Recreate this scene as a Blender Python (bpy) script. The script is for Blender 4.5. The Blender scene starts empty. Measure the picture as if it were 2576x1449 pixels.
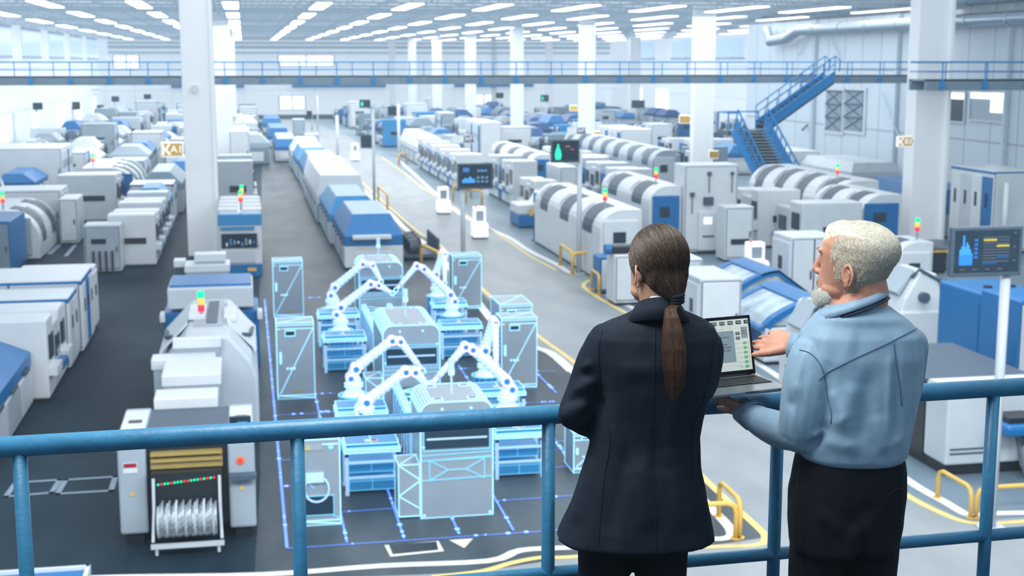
import bpy, bmesh, math, random
from mathutils import Vector, Matrix
random.seed(7)
PI = math.pi
C = bpy.context.scene.collection
# ------------------------------------------------------------------ camera model (2576 x 1449)
FPX = 3450.0; CX = 1288.0; CY = 724.5; H = 9.0; PZ = 6.81
PITCH = math.atan((CY-155.0)/FPX); YAW = math.radians(10.94)
HF = Vector((math.sin(YAW), math.cos(YAW), 0)); RT = Vector((math.cos(YAW), -math.sin(YAW), 0))
FW = HF*math.cos(PITCH) - Vector((0,0,1))*math.sin(PITCH)
UP = HF*math.sin(PITCH) + Vector((0,0,1))*math.cos(PITCH)
EYE = Vector((0,0,H))
def ray(px, py): return FW*FPX + RT*(px-CX) - UP*(py-CY)
def G(px, py, z=0.0):
    r = ray(px, py); return EYE + r*((z-H)/r.z)
def RY(px, py, Y):
    r = ray(px, py); return EYE + r*(Y/r.y)
def RX(px, py, X):
    r = ray(px, py); return EYE + r*(X/r.x)
def RD(px, py, d):
    r = ray(px, py); return EYE + r*(d/r.dot(HF))
# ------------------------------------------------------------------ materials
M = {}
def mat(name, col, rough=0.5, metal=0.0, emit=None, es=0.0, noise=0.0, nscale=3.0, bump=0.0, bscale=60.0, alpha=1.0, sheen=0.0, spec=0.5, stretch=None, ssub=0.0):
    m = bpy.data.materials.new(name); m.use_nodes = True
    nt = m.node_tree; b = nt.nodes['Principled BSDF']
    b.inputs['Base Color'].default_value = (*col, 1); b.inputs['Roughness'].default_value = rough
    b.inputs['Metallic'].default_value = metal; b.inputs['Specular IOR Level'].default_value = spec
    if sheen: b.inputs['Sheen Weight'].default_value = sheen
    if ssub:
        b.inputs['Subsurface Weight'].default_value = ssub; b.inputs['Subsurface Radius'].default_value = (.012,.005,.003); b.inputs['Subsurface Scale'].default_value = 1.0
    if emit: b.inputs['Emission Color'].default_value = (*emit, 1); b.inputs['Emission Strength'].default_value = es
    if alpha < 1: b.inputs['Alpha'].default_value = alpha
    tc = nt.nodes.new('ShaderNodeTexCoord'); src = tc.outputs['Object']
    if stretch:
        mp = nt.nodes.new('ShaderNodeMapping'); mp.inputs['Scale'].default_value = stretch
        nt.links.new(src, mp.inputs['Vector']); src = mp.outputs['Vector']
    if noise:
        n = nt.nodes.new('ShaderNodeTexNoise'); n.inputs['Scale'].default_value = nscale; n.inputs['Detail'].default_value = 5
        nt.links.new(src, n.inputs['Vector'])
        r = nt.nodes.new('ShaderNodeMapRange'); r.inputs['From Min'].default_value = .3; r.inputs['From Max'].default_value = .7
        r.inputs['To Min'].default_value = 1-noise; r.inputs['To Max'].default_value = 1+noise
        nt.links.new(n.outputs['Fac'], r.inputs['Value'])
        mx = nt.nodes.new('ShaderNodeVectorMath'); mx.operation = 'SCALE'; mx.inputs[0].default_value = col
        nt.links.new(r.outputs[0], mx.inputs['Scale']); nt.links.new(mx.outputs[0], b.inputs['Base Color'])
    if bump:
        n2 = nt.nodes.new('ShaderNodeTexNoise'); n2.inputs['Scale'].default_value = bscale; n2.inputs['Detail'].default_value = 4
        nt.links.new(src, n2.inputs['Vector'])
        bp = nt.nodes.new('ShaderNodeBump'); bp.inputs['Strength'].default_value = bump; bp.inputs['Distance'].default_value = .01
        nt.links.new(n2.outputs['Fac'], bp.inputs['Height']); nt.links.new(bp.outputs[0], b.inputs['Normal'])
    M[name] = m; return m
mat('white', (.68,.75,.80), .35, noise=.04, nscale=1.5)
mat('white2', (.55,.63,.70), .4, noise=.05, nscale=1.2)
mat('panel', (.36,.45,.53), .42, noise=.06, nscale=1.0)
mat('grey', (.20,.29,.37), .5, noise=.06)
mat('dgrey', (.06,.10,.15), .5, noise=.05)
mat('black', (.012,.018,.026), .4, noise=.1)
mat('glass', (.02,.04,.065), .12, noise=.2, nscale=4)
mat('blue', (.001,.155,.43), .38, noise=.05)
mat('blue2', (.03,.27,.58), .4, noise=.05)
mat('dblue', (.008,.07,.24), .4, noise=.05)
mat('column', (.78,.84,.88), .5, emit=(.85,.93,1), es=.14, noise=.02)  # faint emission stands in for light falling on the columns
mat('yellow', (.80,.52,.11), .45, noise=.05)
mat('orange', (.8,.25,.03), .4, noise=.05)
mat('steel', (.55,.62,.68), .25, .8, noise=.05)
mat('led_green', (.0,.5,.2), .4, emit=(.0,.9,.35), es=1.2, noise=.01)
mat('led_red', (.6,.02,.04), .4, emit=(1,.03,.08), es=1.0, noise=.01)
mat('led_amber', (.6,.4,.04), .4, emit=(1,.6,.1), es=.8, noise=.01)
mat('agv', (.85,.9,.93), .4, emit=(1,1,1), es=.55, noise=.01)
mat('lightpanel', (1,1,1), .5, emit=(.95,.98,1), es=6.0, noise=.01)
mat('skyglow', (.9,.95,1), .5, emit=(.85,.93,1), es=1.5, noise=.01)
mat('rail', (.030,.19,.35), .38, bump=.25, bscale=25, noise=.12, nscale=9)
mat('walkblue', (.006,.25,.62), .45, noise=.05)
# ------------------------------------------------------------------ mesh builder
class MB:
    def __init__(s): s.bm = bmesh.new()
    def _poly(s, vs, fs):
        v = [s.bm.verts.new(p) for p in vs]
        for f in fs:
            try: s.bm.faces.new([v[i] for i in f])
            except ValueError: pass
        return s
    def box(s, x0, x1, y0, y1, z0, z1):
        if x0 > x1: x0, x1 = x1, x0
        if y0 > y1: y0, y1 = y1, y0
        if z0 > z1: z0, z1 = z1, z0
        return s._poly([(x0,y0,z0),(x1,y0,z0),(x1,y1,z0),(x0,y1,z0),(x0,y0,z1),(x1,y0,z1),(x1,y1,z1),(x0,y1,z1)],
                [(3,2,1,0),(4,5,6,7),(0,1,5,4),(1,2,6,5),(2,3,7,6),(3,0,4,7)])
    def prism(s, prof, a0, a1, ax='y'):
        n = len(prof)
        if ax == 'y': P = lambda p, a: (p[0], a, p[1])
        elif ax == 'x': P = lambda p, a: (a, p[0], p[1])
        else: P = lambda p, a: (p[0], p[1], a)
        vs = [P(p, a0) for p in prof] + [P(p, a1) for p in prof]
        fs = [tuple(range(n)), tuple(range(2*n-1, n-1, -1))] + [(i, i+n, (i+1)%n+n, (i+1)%n) for i in range(n)]
        return s._poly(vs, fs)
    def tube(s, pts, r, seg=8, cap=True):
        pts = [Vector(p) for p in pts]; n = len(pts)
        rs = r if isinstance(r, (list, tuple)) else [r]*n
        rings = []; side = None
        for i, p in enumerate(pts):
            t = (pts[min(i+1,n-1)]-pts[max(i-1,0)]).normalized()
            if side is None: side = t.orthogonal().normalized()
            else:
                side = side - t*side.dot(t); side = side.normalized() if side.length > 1e-6 else t.orthogonal().normalized()
            up = t.cross(side)
            rings.append([s.bm.verts.new(p+(side*math.cos(2*PI*k/seg)+up*math.sin(2*PI*k/seg))*rs[i]) for k in range(seg)])
        for a, b in zip(rings, rings[1:]):
            for k in range(seg): s.bm.faces.new((a[k], a[(k+1)%seg], b[(k+1)%seg], b[k]))
        if cap: s.bm.faces.new(rings[0][::-1]); s.bm.faces.new(rings[-1])
        return s
    def cyl(s, p0, p1, r, r2=None, seg=16): return s.tube([p0, p1], [r, r if r2 is None else r2], seg)
    def loft(s, rings, cap=True, closed=True):
        R = [[s.bm.verts.new(p) for p in ring] for ring in rings]; n = len(R[0])
        for a, b in zip(R, R[1:]):
            for k in range(n if closed else n-1): s.bm.faces.new((a[k], a[(k+1)%n], b[(k+1)%n], b[k]))
        if cap: s.bm.faces.new(R[0][::-1]); s.bm.faces.new(R[-1])
        return s
    def ball(s, c, r, rot=None, u=16, v=10):
        r = (r,r,r) if isinstance(r,(int,float)) else r
        m = Matrix.Translation(c) @ (rot.to_4x4() if rot else Matrix()) @ Matrix.Diagonal((*r,1))
        bmesh.ops.create_uvsphere(s.bm, u_segments=u, v_segments=v, radius=1, matrix=m); return s
    def wire(s, segs, r):
        for a, b in segs: s.tube([a, b], r, 4)
        return s
    def build(s, name, m, parent=None, bev=0, smooth=False, sub=0, loc=None):
        bmesh.ops.recalc_face_normals(s.bm, faces=s.bm.faces[:])
        me = bpy.data.meshes.new(name); s.bm.to_mesh(me); s.bm.free()
        me.materials.append(M[m] if isinstance(m, str) else m)
        o = bpy.data.objects.new(name, me); C.objects.link(o)
        if parent: o.parent = parent
        if loc is not None: o.location = loc
        if smooth:
            for p in me.polygons: p.use_smooth = True
        if bev:
            md = o.modifiers.new('bevel', 'BEVEL'); md.width = bev; md.segments = 2; md.limit_method = 'ANGLE'; md.angle_limit = .6
        if sub: md = o.modifiers.new('sub', 'SUBSURF'); md.levels = sub; md.render_levels = sub
        return o
def tag(o, label=None, cat=None, group=None, kind=None):
    if label: o['label'] = label
    if cat: o['category'] = cat
    if group: o['group'] = group
    if kind: o['kind'] = kind
    return o
def thing(name, label, cat, loc=(0,0,0), rz=0.0, group=None):
    o = bpy.data.objects.new(name, None); C.objects.link(o); o.location = loc; o.rotation_euler = (0,0,rz)
    o.empty_display_size = .2
    return tag(o, label, cat, group)
def struct(name, mb, m, **k): return tag(mb.build(name, m, **k), kind='structure')
def kids(o): return [c for c in bpy.data.objects if c.parent == o]
def copy_tree(o, loc, label=None, group=None, sc=None, rz=None):
    def rec(a, par):
        c = a.copy(); C.objects.link(c); c.parent = par
        for ch in KID.get(a.name, []): rec(ch, c)
        return c
    c = rec(o, None); c.location = loc
    if sc: c.scale = sc
    if rz is not None: c.rotation_euler = (0,0,rz)
    if label: c['label'] = label
    if group: c['group'] = group
    return c
KID = {}
def reg(o):
    def rec(a):
        KID[a.name] = kids(a)
        for ch in KID[a.name]: rec(ch)
    rec(o); return o
def text(body, size, m, parent, loc, rot=(PI/2,0,0), name='lettering', ext=.004, align='CENTER'):
    cu = bpy.data.curves.new(name, 'FONT'); cu.body = body; cu.size = size; cu.extrude = ext
    cu.align_x = align; cu.align_y = 'CENTER'; cu.materials.append(M[m])
    t = bpy.data.objects.new('tmp', cu); C.objects.link(t); bpy.context.view_layer.update()
    me = bpy.data.meshes.new_from_object(t.evaluated_get(bpy.context.evaluated_depsgraph_get())); bpy.data.objects.remove(t, do_unlink=True)
    o = bpy.data.objects.new(name, me); C.objects.link(o); o.parent = parent; o.location = loc; o.rotation_euler = rot
    return o
# ------------------------------------------------------------------ camera
cam = bpy.data.cameras.new('camera'); co = bpy.data.objects.new('camera', cam); C.objects.link(co)
cam.sensor_width = 36.0; cam.lens = 36.0*FPX/2576.0; cam.clip_end = 1000; cam.clip_start = .1
co.matrix_world = Matrix.Translation(EYE) @ Matrix((RT, UP, -FW)).transposed().to_4x4()
cam.dof.use_dof = True; cam.dof.focus_distance = 4.15; cam.dof.aperture_fstop = 6.0
bpy.context.scene.camera = co
# ------------------------------------------------------------------ floor
def floor_mat(name, c1, c2, rough, sc=.35):
    m = mat(name, c1, rough); nt = m.node_tree; b = nt.nodes['Principled BSDF']
    tc = nt.nodes.new('ShaderNodeTexCoord'); mp = nt.nodes.new('ShaderNodeMapping'); mp.inputs['Scale'].default_value = (1,.35,1)
    n = nt.nodes.new('ShaderNodeTexNoise'); n.inputs['Scale'].default_value = sc; n.inputs['Detail'].default_value = 6
    rp = nt.nodes.new('ShaderNodeValToRGB'); rp.color_ramp.elements[0].position = .35; rp.color_ramp.elements[1].position = .65
    rp.color_ramp.elements[0].color = (*c1,1); rp.color_ramp.elements[1].color = (*c2,1)
    nt.links.new(tc.outputs['Object'], mp.inputs['Vector']); nt.links.new(mp.outputs[0], n.inputs['Vector'])
    nt.links.new(n.outputs['Fac'], rp.inputs[0]); nt.links.new(rp.outputs[0], b.inputs['Base Color'])
    n2 = nt.nodes.new('ShaderNodeTexNoise'); n2.inputs['Scale'].default_value = 5; n2.inputs['Detail'].default_value = 3
    nt.links.new(mp.outputs[0], n2.inputs['Vector'])
    bp = nt.nodes.new('ShaderNodeBump'); bp.inputs['Strength'].default_value = .06; nt.links.new(n2.outputs['Fac'], bp.inputs['Height'])
    nt.links.new(bp.outputs[0], b.inputs['Normal']); b.inputs['Specular IOR Level'].default_value = .18; return m
floor_mat('floor_dark', (.008,.021,.035), (.028,.055,.080), .6)
M['floor_dark'].node_tree.nodes['Principled BSDF'].inputs['Specular IOR Level'].default_value = .07
floor_mat('floor_road', (.26,.305,.33), (.33,.37,.395), .42, .8)
mat('line_white', (.85,.87,.88), .5, noise=.04, nscale=2); mat('line_yellow', (.85,.66,.22), .5, noise=.04, nscale=2)
b = MB(); b.box(-60,110,-6,260,-.2,0); struct('floor', b, 'floor_dark')
def flat(pix, z, name, m):
    b = MB(); pts = [G(*p) for p in pix]
    vs = [b.bm.verts.new((p.x,p.y,z)) for p in pts]; b.bm.faces.new(vs); return struct(name, b, m)
# light road: main aisle and the bottom crossing
flat([(640,300),(800,385),(900,462),(985,530),(1100,620),(1220,745),(1340,868),(1440,928),(1800,1230),(1930,1352),(1750,1378),(1433,1402),(1200,1440),(300,1475),
      (300,1800),(3000,1800),(3000,1330),(2576,1302),(2430,1312),(2270,1235),(1970,990),(1620,815),(1465,725),(1500,690),(1410,665),(1230,575),(1130,505),(990,415),(870,340),(760,300)], .004, 'floor', 'floor_road')
# pale working area on the right between machines
flat([(1500,690),(1465,725),(1620,815),(1970,990),(2270,1235),(2430,1312),(2576,1302),(3000,1330),(3400,600),(2300,470),(1750,400),(1400,330),(1000,300),(760,300),(870,340),(990,415),(1130,505),(1230,575),(1410,665)], .003, 'floor', floor_mat('floor_mid', (.15,.22,.28), (.22,.30,.36), .4))
flat([(662,330),(655,560),(650,900),(655,1200),(640,1449),(640,1560),(1200,1470),(1433,1404),(1750,1378),(1930,1352),(1800,1230),(1440,928),(1340,868),(1220,745),(1100,620),(985,530),(900,462),(800,385),(720,330)], .002, 'floor', floor_mat('floor_cell_lit', (.030,.048,.062), (.085,.115,.138), .45, .5))  # lighter patch paints the brighter light around the robot cell into the floor
def ribbon(pix, w, m, name, z=.008):
    P = [G(*p) for p in pix]; P = [Vector((p.x,p.y,0)) for p in P]
    Q = []
    for i in range(len(P)):
        Q.append(P[i])
    b = MB(); L = []; R = []
    for i, p in enumerate(Q):
        t = (Q[min(i+1,len(Q)-1)]-Q[max(i-1,0)]).normalized(); nn = Vector((-t.y,t.x,0))
        L.append(b.bm.verts.new((p.x+nn.x*w/2,p.y+nn.y*w/2,z))); R.append(b.bm.verts.new((p.x-nn.x*w/2,p.y-nn.y*w/2,z)))
    for i in range(len(Q)-1): b.bm.faces.new((L[i],R[i],R[i+1],L[i+1]))
    return struct(name, b, m)
def smoothpix(pts, n=4):
    out = []
    for i in range(len(pts)-1):
        p0 = pts[max(i-1,0)]; p1 = pts[i]; p2 = pts[i+1]; p3 = pts[min(i+2,len(pts)-1)]
        for k in range(n):
            t = k/n
            out.append(tuple(.5*((2*p1[j])+(-p0[j]+p2[j])*t+(2*p0[j]-5*p1[j]+4*p2[j]-p3[j])*t*t+(-p0[j]+3*p1[j]-3*p2[j]+p3[j])*t**3) for j in (0,1)))
    out.append(pts[-1]); return out
ribbon(smoothpix([(830,395),(905,470),(985,540),(1022,578),(1100,640),(1190,745),(1250,818),(1330,868),(1385,888),(1440,935)]), .32, 'line_white', 'trim_1')
ribbon(smoothpix([(835,385),(915,462),(985,526),(1060,590),(1100,610),(1225,738),(1300,800),(1360,850),(1440,908),(1560,1010),(1700,1135),(1800,1232),(1900,1322),(1925,1352),(1900,1372),(1750,1378),(1433,1402),(1370,1402),(1290,1416),(1210,1438),(1087,1452)]), .16, 'line_yellow', 'trim_2')
ribbon(smoothpix([(1440,935),(1600,1090),(1770,1260),(1842,1345),(1755,1358),(1600,1368),(1433,1378),(1310,1385),(1227,1412),(960,1424),(660,1446),(300,1452),(100,1460)]), .22, 'line_white', 'trim_3')
ribbon(smoothpix([(1000,400),(1055,450),(1110,500),(1160,540),(1230,575),(1285,600),(1330,630),(1400,665),(1440,688),(1500,688)]), .28, 'line_white', 'trim_4')
ribbon(smoothpix([(960,395),(1010,430),(1060,470),(1140,520),(1215,568),(1270,600),(1330,642),(1400,680)]), .14, 'line_yellow', 'trim_5')
ribbon(smoothpix([(1490,722),(1570,765),(1680,812),(1850,885),(1975,960),(2120,1080),(2275,1203),(2380,1265),(2440,1297),(2500,1292),(2620,1290)]), .24, 'line_white', 'trim_6')
ribbon(smoothpix([(1505,700),(1468,722),(1570,785),(1700,845),(1850,915),(1965,985),(2110,1105),(2260,1232),(2370,1292),(2440,1315),(2520,1316),(2620,1308)]), .17, 'line_yellow', 'trim_7')
# floor hatch and triangle marks
b = MB(); P = [G(*p) for p in ((967,1373),(1103,1362),(1117,1388),(982,1402))]
b.bm.faces.new([b.bm.verts.new((p.x,p.y,.012)) for p in P]); o = b.build('floor_hatch', 'line_white'); tag(o, 'white-framed dark rectangular hatch set in the floor beside the triangle mark', 'hatch')
b = MB(); P = [G(*p) for p in ((978,1372),(1098,1364),(1103,1385),(988,1396))]
b.bm.faces.new([b.bm.verts.new((p.x,p.y,.016)) for p in P]); b.build('hatch_opening', 'black', o)
b = MB(); P = [G(*p) for p in ((1130,1360),(1190,1356),(1168,1380))]
b.bm.faces.new([b.bm.verts.new((p.x,p.y,.012)) for p in P]); tag(b.build('floor_arrow_mark', 'line_white'), 'small white triangle painted on the floor', 'floor marking')
def outline(pix, w, m, name, label, cat):
    P = [G(*p) for p in pix]; b = MB()
    for a, c in zip(P, P[1:]+P[:1]):
        a = Vector((a.x,a.y,0)); c = Vector((c.x,c.y,0)); t = (c-a).normalized(); n = Vector((-t.y,t.x,0))*w/2
        b.bm.faces.new([b.bm.verts.new((q.x,q.y,.01)) for q in (a+n-t*w/2,a-n-t*w/2,c-n+t*w/2,c+n+t*w/2)])
    return tag(b.build(name, m), label, cat, kind='structure')
mat('line_dim', (.30,.40,.50), .5, noise=.05)
outline([(40,1215),(150,1208),(130,1240),(15,1250)], .12, 'line_dim', 'trim_8', 'faint pale rectangle outline on the dark floor', 'floor marking')
outline([(165,1208),(290,1200),(280,1235),(145,1243)], .12, 'line_dim', 'trim_9', 'faint outline', 'floor marking')
ribbon([(180,588),(120,640)], .35, 'line_dim', 'trim_10'); ribbon([(210,592),(165,645)], .2, 'line_dim', 'trim_11')
# ------------------------------------------------------------------ hall shell
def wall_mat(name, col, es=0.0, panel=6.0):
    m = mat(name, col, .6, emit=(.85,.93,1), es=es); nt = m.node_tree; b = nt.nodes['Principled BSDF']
    tc = nt.nodes.new('ShaderNodeTexCoord'); br = nt.nodes.new('ShaderNodeTexBrick')
    sx = nt.nodes.new('ShaderNodeSeparateXYZ'); cb = nt.nodes.new('ShaderNodeCombineXYZ'); ad = nt.nodes.new('ShaderNodeMath')
    nt.links.new(tc.outputs['Object'], sx.inputs[0]); nt.links.new(sx.outputs[0], ad.inputs[0]); nt.links.new(sx.outputs[1], ad.inputs[1])
    nt.links.new(ad.outputs[0], cb.inputs[0]); nt.links.new(sx.outputs[2], cb.inputs[1]); nt.links.new(cb.outputs[0], br.inputs['Vector'])
    br.offset = 0; br.inputs['Scale'].default_value = 1; br.inputs['Brick Width'].default_value = panel; br.inputs['Row Height'].default_value = 4.2
    br.inputs['Mortar Size'].default_value = .06; br.inputs['Color1'].default_value = (*col,1); br.inputs['Color2'].default_value = tuple(c*.96 for c in col)+(1,)
    br.inputs['Mortar'].default_value = tuple(c*.55 for c in col)+(1,)
    nt.links.new(br.outputs['Color'], b.inputs['Base Color']); return m
wall_mat('wall_far', (.68,.77,.84), .42); wall_mat('wall_side', (.50,.61,.71), .05, 3.0)  # walls glow slightly in place of hall light reaching them
mat('roof', (.50,.60,.69), .7, emit=(.85,.93,1), es=.52, noise=.08, nscale=.5)  # emission stands in for light bounced up onto the ceiling
WX = 44.0; FY = 240.0
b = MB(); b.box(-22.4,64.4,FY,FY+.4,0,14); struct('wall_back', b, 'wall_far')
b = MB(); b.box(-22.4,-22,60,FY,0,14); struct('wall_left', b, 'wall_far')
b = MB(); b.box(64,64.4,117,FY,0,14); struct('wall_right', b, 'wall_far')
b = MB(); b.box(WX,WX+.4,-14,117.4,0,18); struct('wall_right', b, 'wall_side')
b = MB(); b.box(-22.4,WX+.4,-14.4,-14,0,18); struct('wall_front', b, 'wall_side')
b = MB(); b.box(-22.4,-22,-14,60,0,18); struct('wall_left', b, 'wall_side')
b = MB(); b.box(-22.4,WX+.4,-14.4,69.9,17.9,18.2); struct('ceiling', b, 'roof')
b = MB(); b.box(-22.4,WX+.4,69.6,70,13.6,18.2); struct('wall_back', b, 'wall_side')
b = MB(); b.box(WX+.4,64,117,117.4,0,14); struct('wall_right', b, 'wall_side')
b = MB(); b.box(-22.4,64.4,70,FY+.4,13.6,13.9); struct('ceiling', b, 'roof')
mat('truss', (.42,.53,.62), .6, emit=(.6,.75,.9), es=.12, noise=.05)  # trusses lightened by a weak glow of their own, like the ceiling
Y = 74
while Y < 236:
    b = MB(); b.box(-22,64,Y-.06,Y+.06,13.3,13.45); b.box(-22,64,Y-.06,Y+.06,12.55,12.65)
    x = -22
    while x < 63:
        b.tube([(x,Y,12.6),(x+1.3,Y,13.35)],.035,4); b.tube([(x+1.3,Y,13.35),(x+2.6,Y,12.6)],.035,4); x += 2.6
    struct('ceiling_truss', b, 'truss'); Y += 6.2 if Y < 150 else 10
for x in range(-20, 64, 6):
    b = MB(); b.box(x-.05,x+.05,72,FY,13.1,13.25); struct('ceiling_beam', b, 'truss')
for z, t in ((12.9,.5),(12.1,.35),(11.4,.5),(10.5,.3)):
    b = MB(); b.box(-22,64,FY-.6,FY-.02,z-t/2,z+t/2); struct('trim_12', b, 'truss')
# windows and bright doors on the far and left wall
def window(x0,x1,z0,z1,Yp=FY-.05, m='skyglow', n=2):
    w = (x1-x0)/n; b = MB()
    for i in range(n): b.box(x0+i*w+.12,x0+(i+1)*w-.12,Yp-.06,Yp,z0,z1)
    f = MB(); f.box(x0,x1,Yp-.1,Yp-.04,z1,z1+.15); f.box(x0,x1,Yp-.1,Yp-.04,z0-.15,z0)
    for i in range(n+1): f.box(x0+i*w-.12,x0+i*w+.12,Yp-.1,Yp-.04,z0,z1)
    fo = struct('window_1', f, 'white2'); p = b.build('pane', m, fo); return fo
for pa, pb, za, zb in ((700,765,242,275),(1195,1238,238,262),(285,350,140,172),(700,840,140,165)):
    x0 = RY(pa,155,FY).x; x1 = RY(pb,155,FY).x; z1 = RY(pa,za,FY).z; z0 = max(RY(pa,zb,FY).z,.2)
    window(x0,x1,z0,z1)
for k in range(5):
    Y0 = 128+k*20; b = MB(); b.box(-22,-21.9,Y0,Y0+13,9.6,12.2); f = MB(); f.box(-22,-21.86,Y0-.3,Y0+13.3,9.3,9.6); f.box(-22,-21.86,Y0-.3,Y0+13.3,12.2,12.5)
    fo = struct('window_2', f, 'truss'); b.build('pane', mat('pane_blue%d'%k, (.45,.62,.85), .2, emit=(.55,.72,1), es=.5, noise=.02), fo)
    b = MB(); b.box(63.9,64,Y0+4,Y0+15,9.6,12.2); f = MB(); f.box(63.86,64,Y0+3.7,Y0+15.3,9.3,9.6)
    fo = struct('window_3', f, 'truss'); b.build('pane', M['pane_blue%d'%k], fo)
    b = MB(); b.box(-21.98,-21.9,Y0+4,Y0+8,.0,3.6); struct('door_1', b, 'skyglow')
for x0, x1 in ((-12,0),(8,24),(36,50)):
    b = MB(); b.box(x0,x1,FY-1.4,FY-.5,4.6,5.4); struct('trim_13', b, 'blue2')
for px in (1600,1665):
    p = RX(px,265,63.9); b = MB(); b.box(63.8,63.9,p.y-3,p.y+3,1.2,4.6); struct('window_4', b, 'skyglow')
# right wall details: blue band window high up, office windows, dark shutters, bracing
def rw(pa, pb, ya, yb, X=WX-.06):
    A = RX(pa,ya,X); B = RX(pb,yb,X); return (min(A.y,B.y), max(A.y,B.y), min(A.z,B.z), max(A.z,B.z))
for i, (pa,pb,ya,yb) in enumerate(((2374,2424,232,306),(2444,2523,232,306))):
    y0,y1,z0,z1 = rw(pa,pb,ya,yb); f = MB()
    f.box(WX-.12,WX-.02,y0-.15,y1+.15,z1,z1+.12); f.box(WX-.12,WX-.02,y0-.15,y1+.15,z0-.12,z0); f.box(WX-.12,WX-.02,y0-.15,y0,z0,z1); f.box(WX-.12,WX-.02,y1,y1+.15,z0,z1)
    fo = struct('window_5', f, 'white2')
    b = MB(); b.box(WX-.06,WX-.03,y0,y1,z0,z1); b.build('pane', 'glass' if i == 0 else 'panel', fo)
    b = MB(); b.box(WX-.10,WX-.07,y0,y1,z1-(z1-z0)*.22,z1); b.build('blind', 'skyglow', fo)
    if i: b = MB(); b.box(WX-.10,WX-.07,y0,y0+(y1-y0)*.38,z0+.5,z1); b.build('bright_pane', 'skyglow', fo)
for pa,pb in ((2082,2116),(2130,2170)):
    y0,y1,z0,z1 = rw(pa,pb,226,330); f = MB(); f.box(WX-.1,WX-.02,y0-.4,y1+.4,z0-.3,z1+.2); fo = struct('window_6', f, 'white2')
    b = MB(); b.box(WX-.16,WX-.1,y0,y1,z0,z1); b.build('pane', 'grey', fo)
    b = MB()
    for k in range(3):
        za = z0+(z1-z0)*k/3; zb = z0+(z1-z0)*(k+1)/3; b.box(WX-.22,WX-.16,y0,y1,zb-.12,zb)
        b.wire([((WX-.2,y0,za),(WX-.2,y1,zb)),((WX-.2,y1,za),(WX-.2,y0,zb))],.03)
    b.build('lattice', 'dgrey', fo)
for pa,ya,pb,yb in ((2073,62,2112,145),(2048,52,2010,140),(2215,230,2262,345)):
    A = RX(pa,ya,WX-.2); B = RX(pb,yb,WX-.2); b = MB(); b.tube([A,B],.05,5); struct('trim_14', b, 'truss')
b = MB(); 
for k in range(4): b.box(WX-.3,WX-.05,60+k*14,60.25+k*14,0,17)
struct('trim_15', b, 'truss')
p0 = RX(1900,12,WX-.1); b = MB(); b.box(WX-.15,WX-.03,70,116,14.4,17); tag(b.build('window_7', M['pane_blue0']), kind='structure')
# ventilation ducts along the right wall
mat('duct', (.36,.46,.54), .3, .6, noise=.08, stretch=(1,6,1))
for n_, z, yy in ((0,12.75,106),(1,11.45,104)):
    b = MB(); b.tube([(43.2,45,z),(43.2,60,z),(43.2,80,z),(43.2,yy,z)]+([(43.2,yy+2.5,z-.6),(43.2,yy+6,z-.8),(43.2,yy+7,z+.2)] if n_ else [(43.2,yy+5,z)]), .42, 14)
    o = b.build('ventilation_duct', 'duct', smooth=True)
    tag(o, ('lower round metal duct on the side wall, with a dip at its far end' if n_ else 'upper round metal duct on the side wall, running straight'), 'duct')
    for k in range(12): b = MB(); b.cyl((43.2,50+k*4.6,z),(43.2,50.12+k*4.6,z),.46,seg=14); b.build('duct_collar', 'steel', o)
# ------------------------------------------------------------------ ceiling lights
proto = None
for j in range(8):
    for i in range(15):
        x = -17+5.45*i; y = 88+18.6*j
        if x > 62 or (x > 43 and y < 122): continue
        if proto is None:
            f = MB(); f.box(-.5,.5,-5.1,5.1,.02,.14); proto = f.build('ceiling_light', 'white'); proto.location = (x,y,12.4)
            tag(proto, 'long glowing white light panel hung under the roof trusses', 'ceiling light', 'ceiling light panels')
            d = MB(); d.box(-.44,.44,-5,5,-.02,.02); d.build('diffuser', 'lightpanel', proto); reg(proto)
        else: copy_tree(proto, (x,y,12.4))
# ------------------------------------------------------------------ columns
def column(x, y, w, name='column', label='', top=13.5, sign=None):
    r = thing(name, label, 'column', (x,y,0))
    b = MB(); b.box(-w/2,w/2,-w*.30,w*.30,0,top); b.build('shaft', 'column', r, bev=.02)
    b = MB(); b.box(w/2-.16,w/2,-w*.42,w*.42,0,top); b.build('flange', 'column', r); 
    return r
cols = [(515,640,82,'thick white column at the left, rising behind the pale feeder boxes'),
        (2316,600,92,'thick white column at the right beside the dashboard screen on a grey pole'),
        (1761,470,52,'white column rising behind the tall white cabinet with small black devices'),
        (1474,410,38,'white column behind the green bottle screen'),
        (1300,372,31,'white column behind the machines, next along from the green bottle screen'),
        (1184,325,26,'slim distant white column above the large pale box machine'),
        (1100,310,23,'slim distant white column standing over the domed white machine'),
        (567,405,44,'white column just behind the thick column at the left'),
        (585,330,24,'distant column peeking out behind the two thick left ones'),
        (1038,300,20,'slender far column between two pole lamps'),(950,285,17,'slender far column next to the small green screen'),
        (920,278,14,'thinnest far column, touching the small green screen'),(988,290,15,'faint far column near the middle of the hall'),
        (1242,285,15,'faint far column near the bright wall windows'),(1380,290,16,'faint far column near the hanging small green display'),
        (1594,312,27,'grey white column in the middle of the machine clutter'),(1645,296,17,'faint column near the bright window on the side wall'),
        (17,320,28,'pale column closest to the left edge of the hall'),(93,300,22,'pale column second from the hall left edge'),
        (157,290,17,'pale column third along the left side wall'),(200,283,14,'faint column fourth along the left side wall'),(240,278,12,'faint column nearest the far left corner')]
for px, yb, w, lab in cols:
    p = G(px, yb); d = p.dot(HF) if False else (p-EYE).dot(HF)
    column(p.x, p.y, w*d/3497*.97, label=lab)
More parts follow.
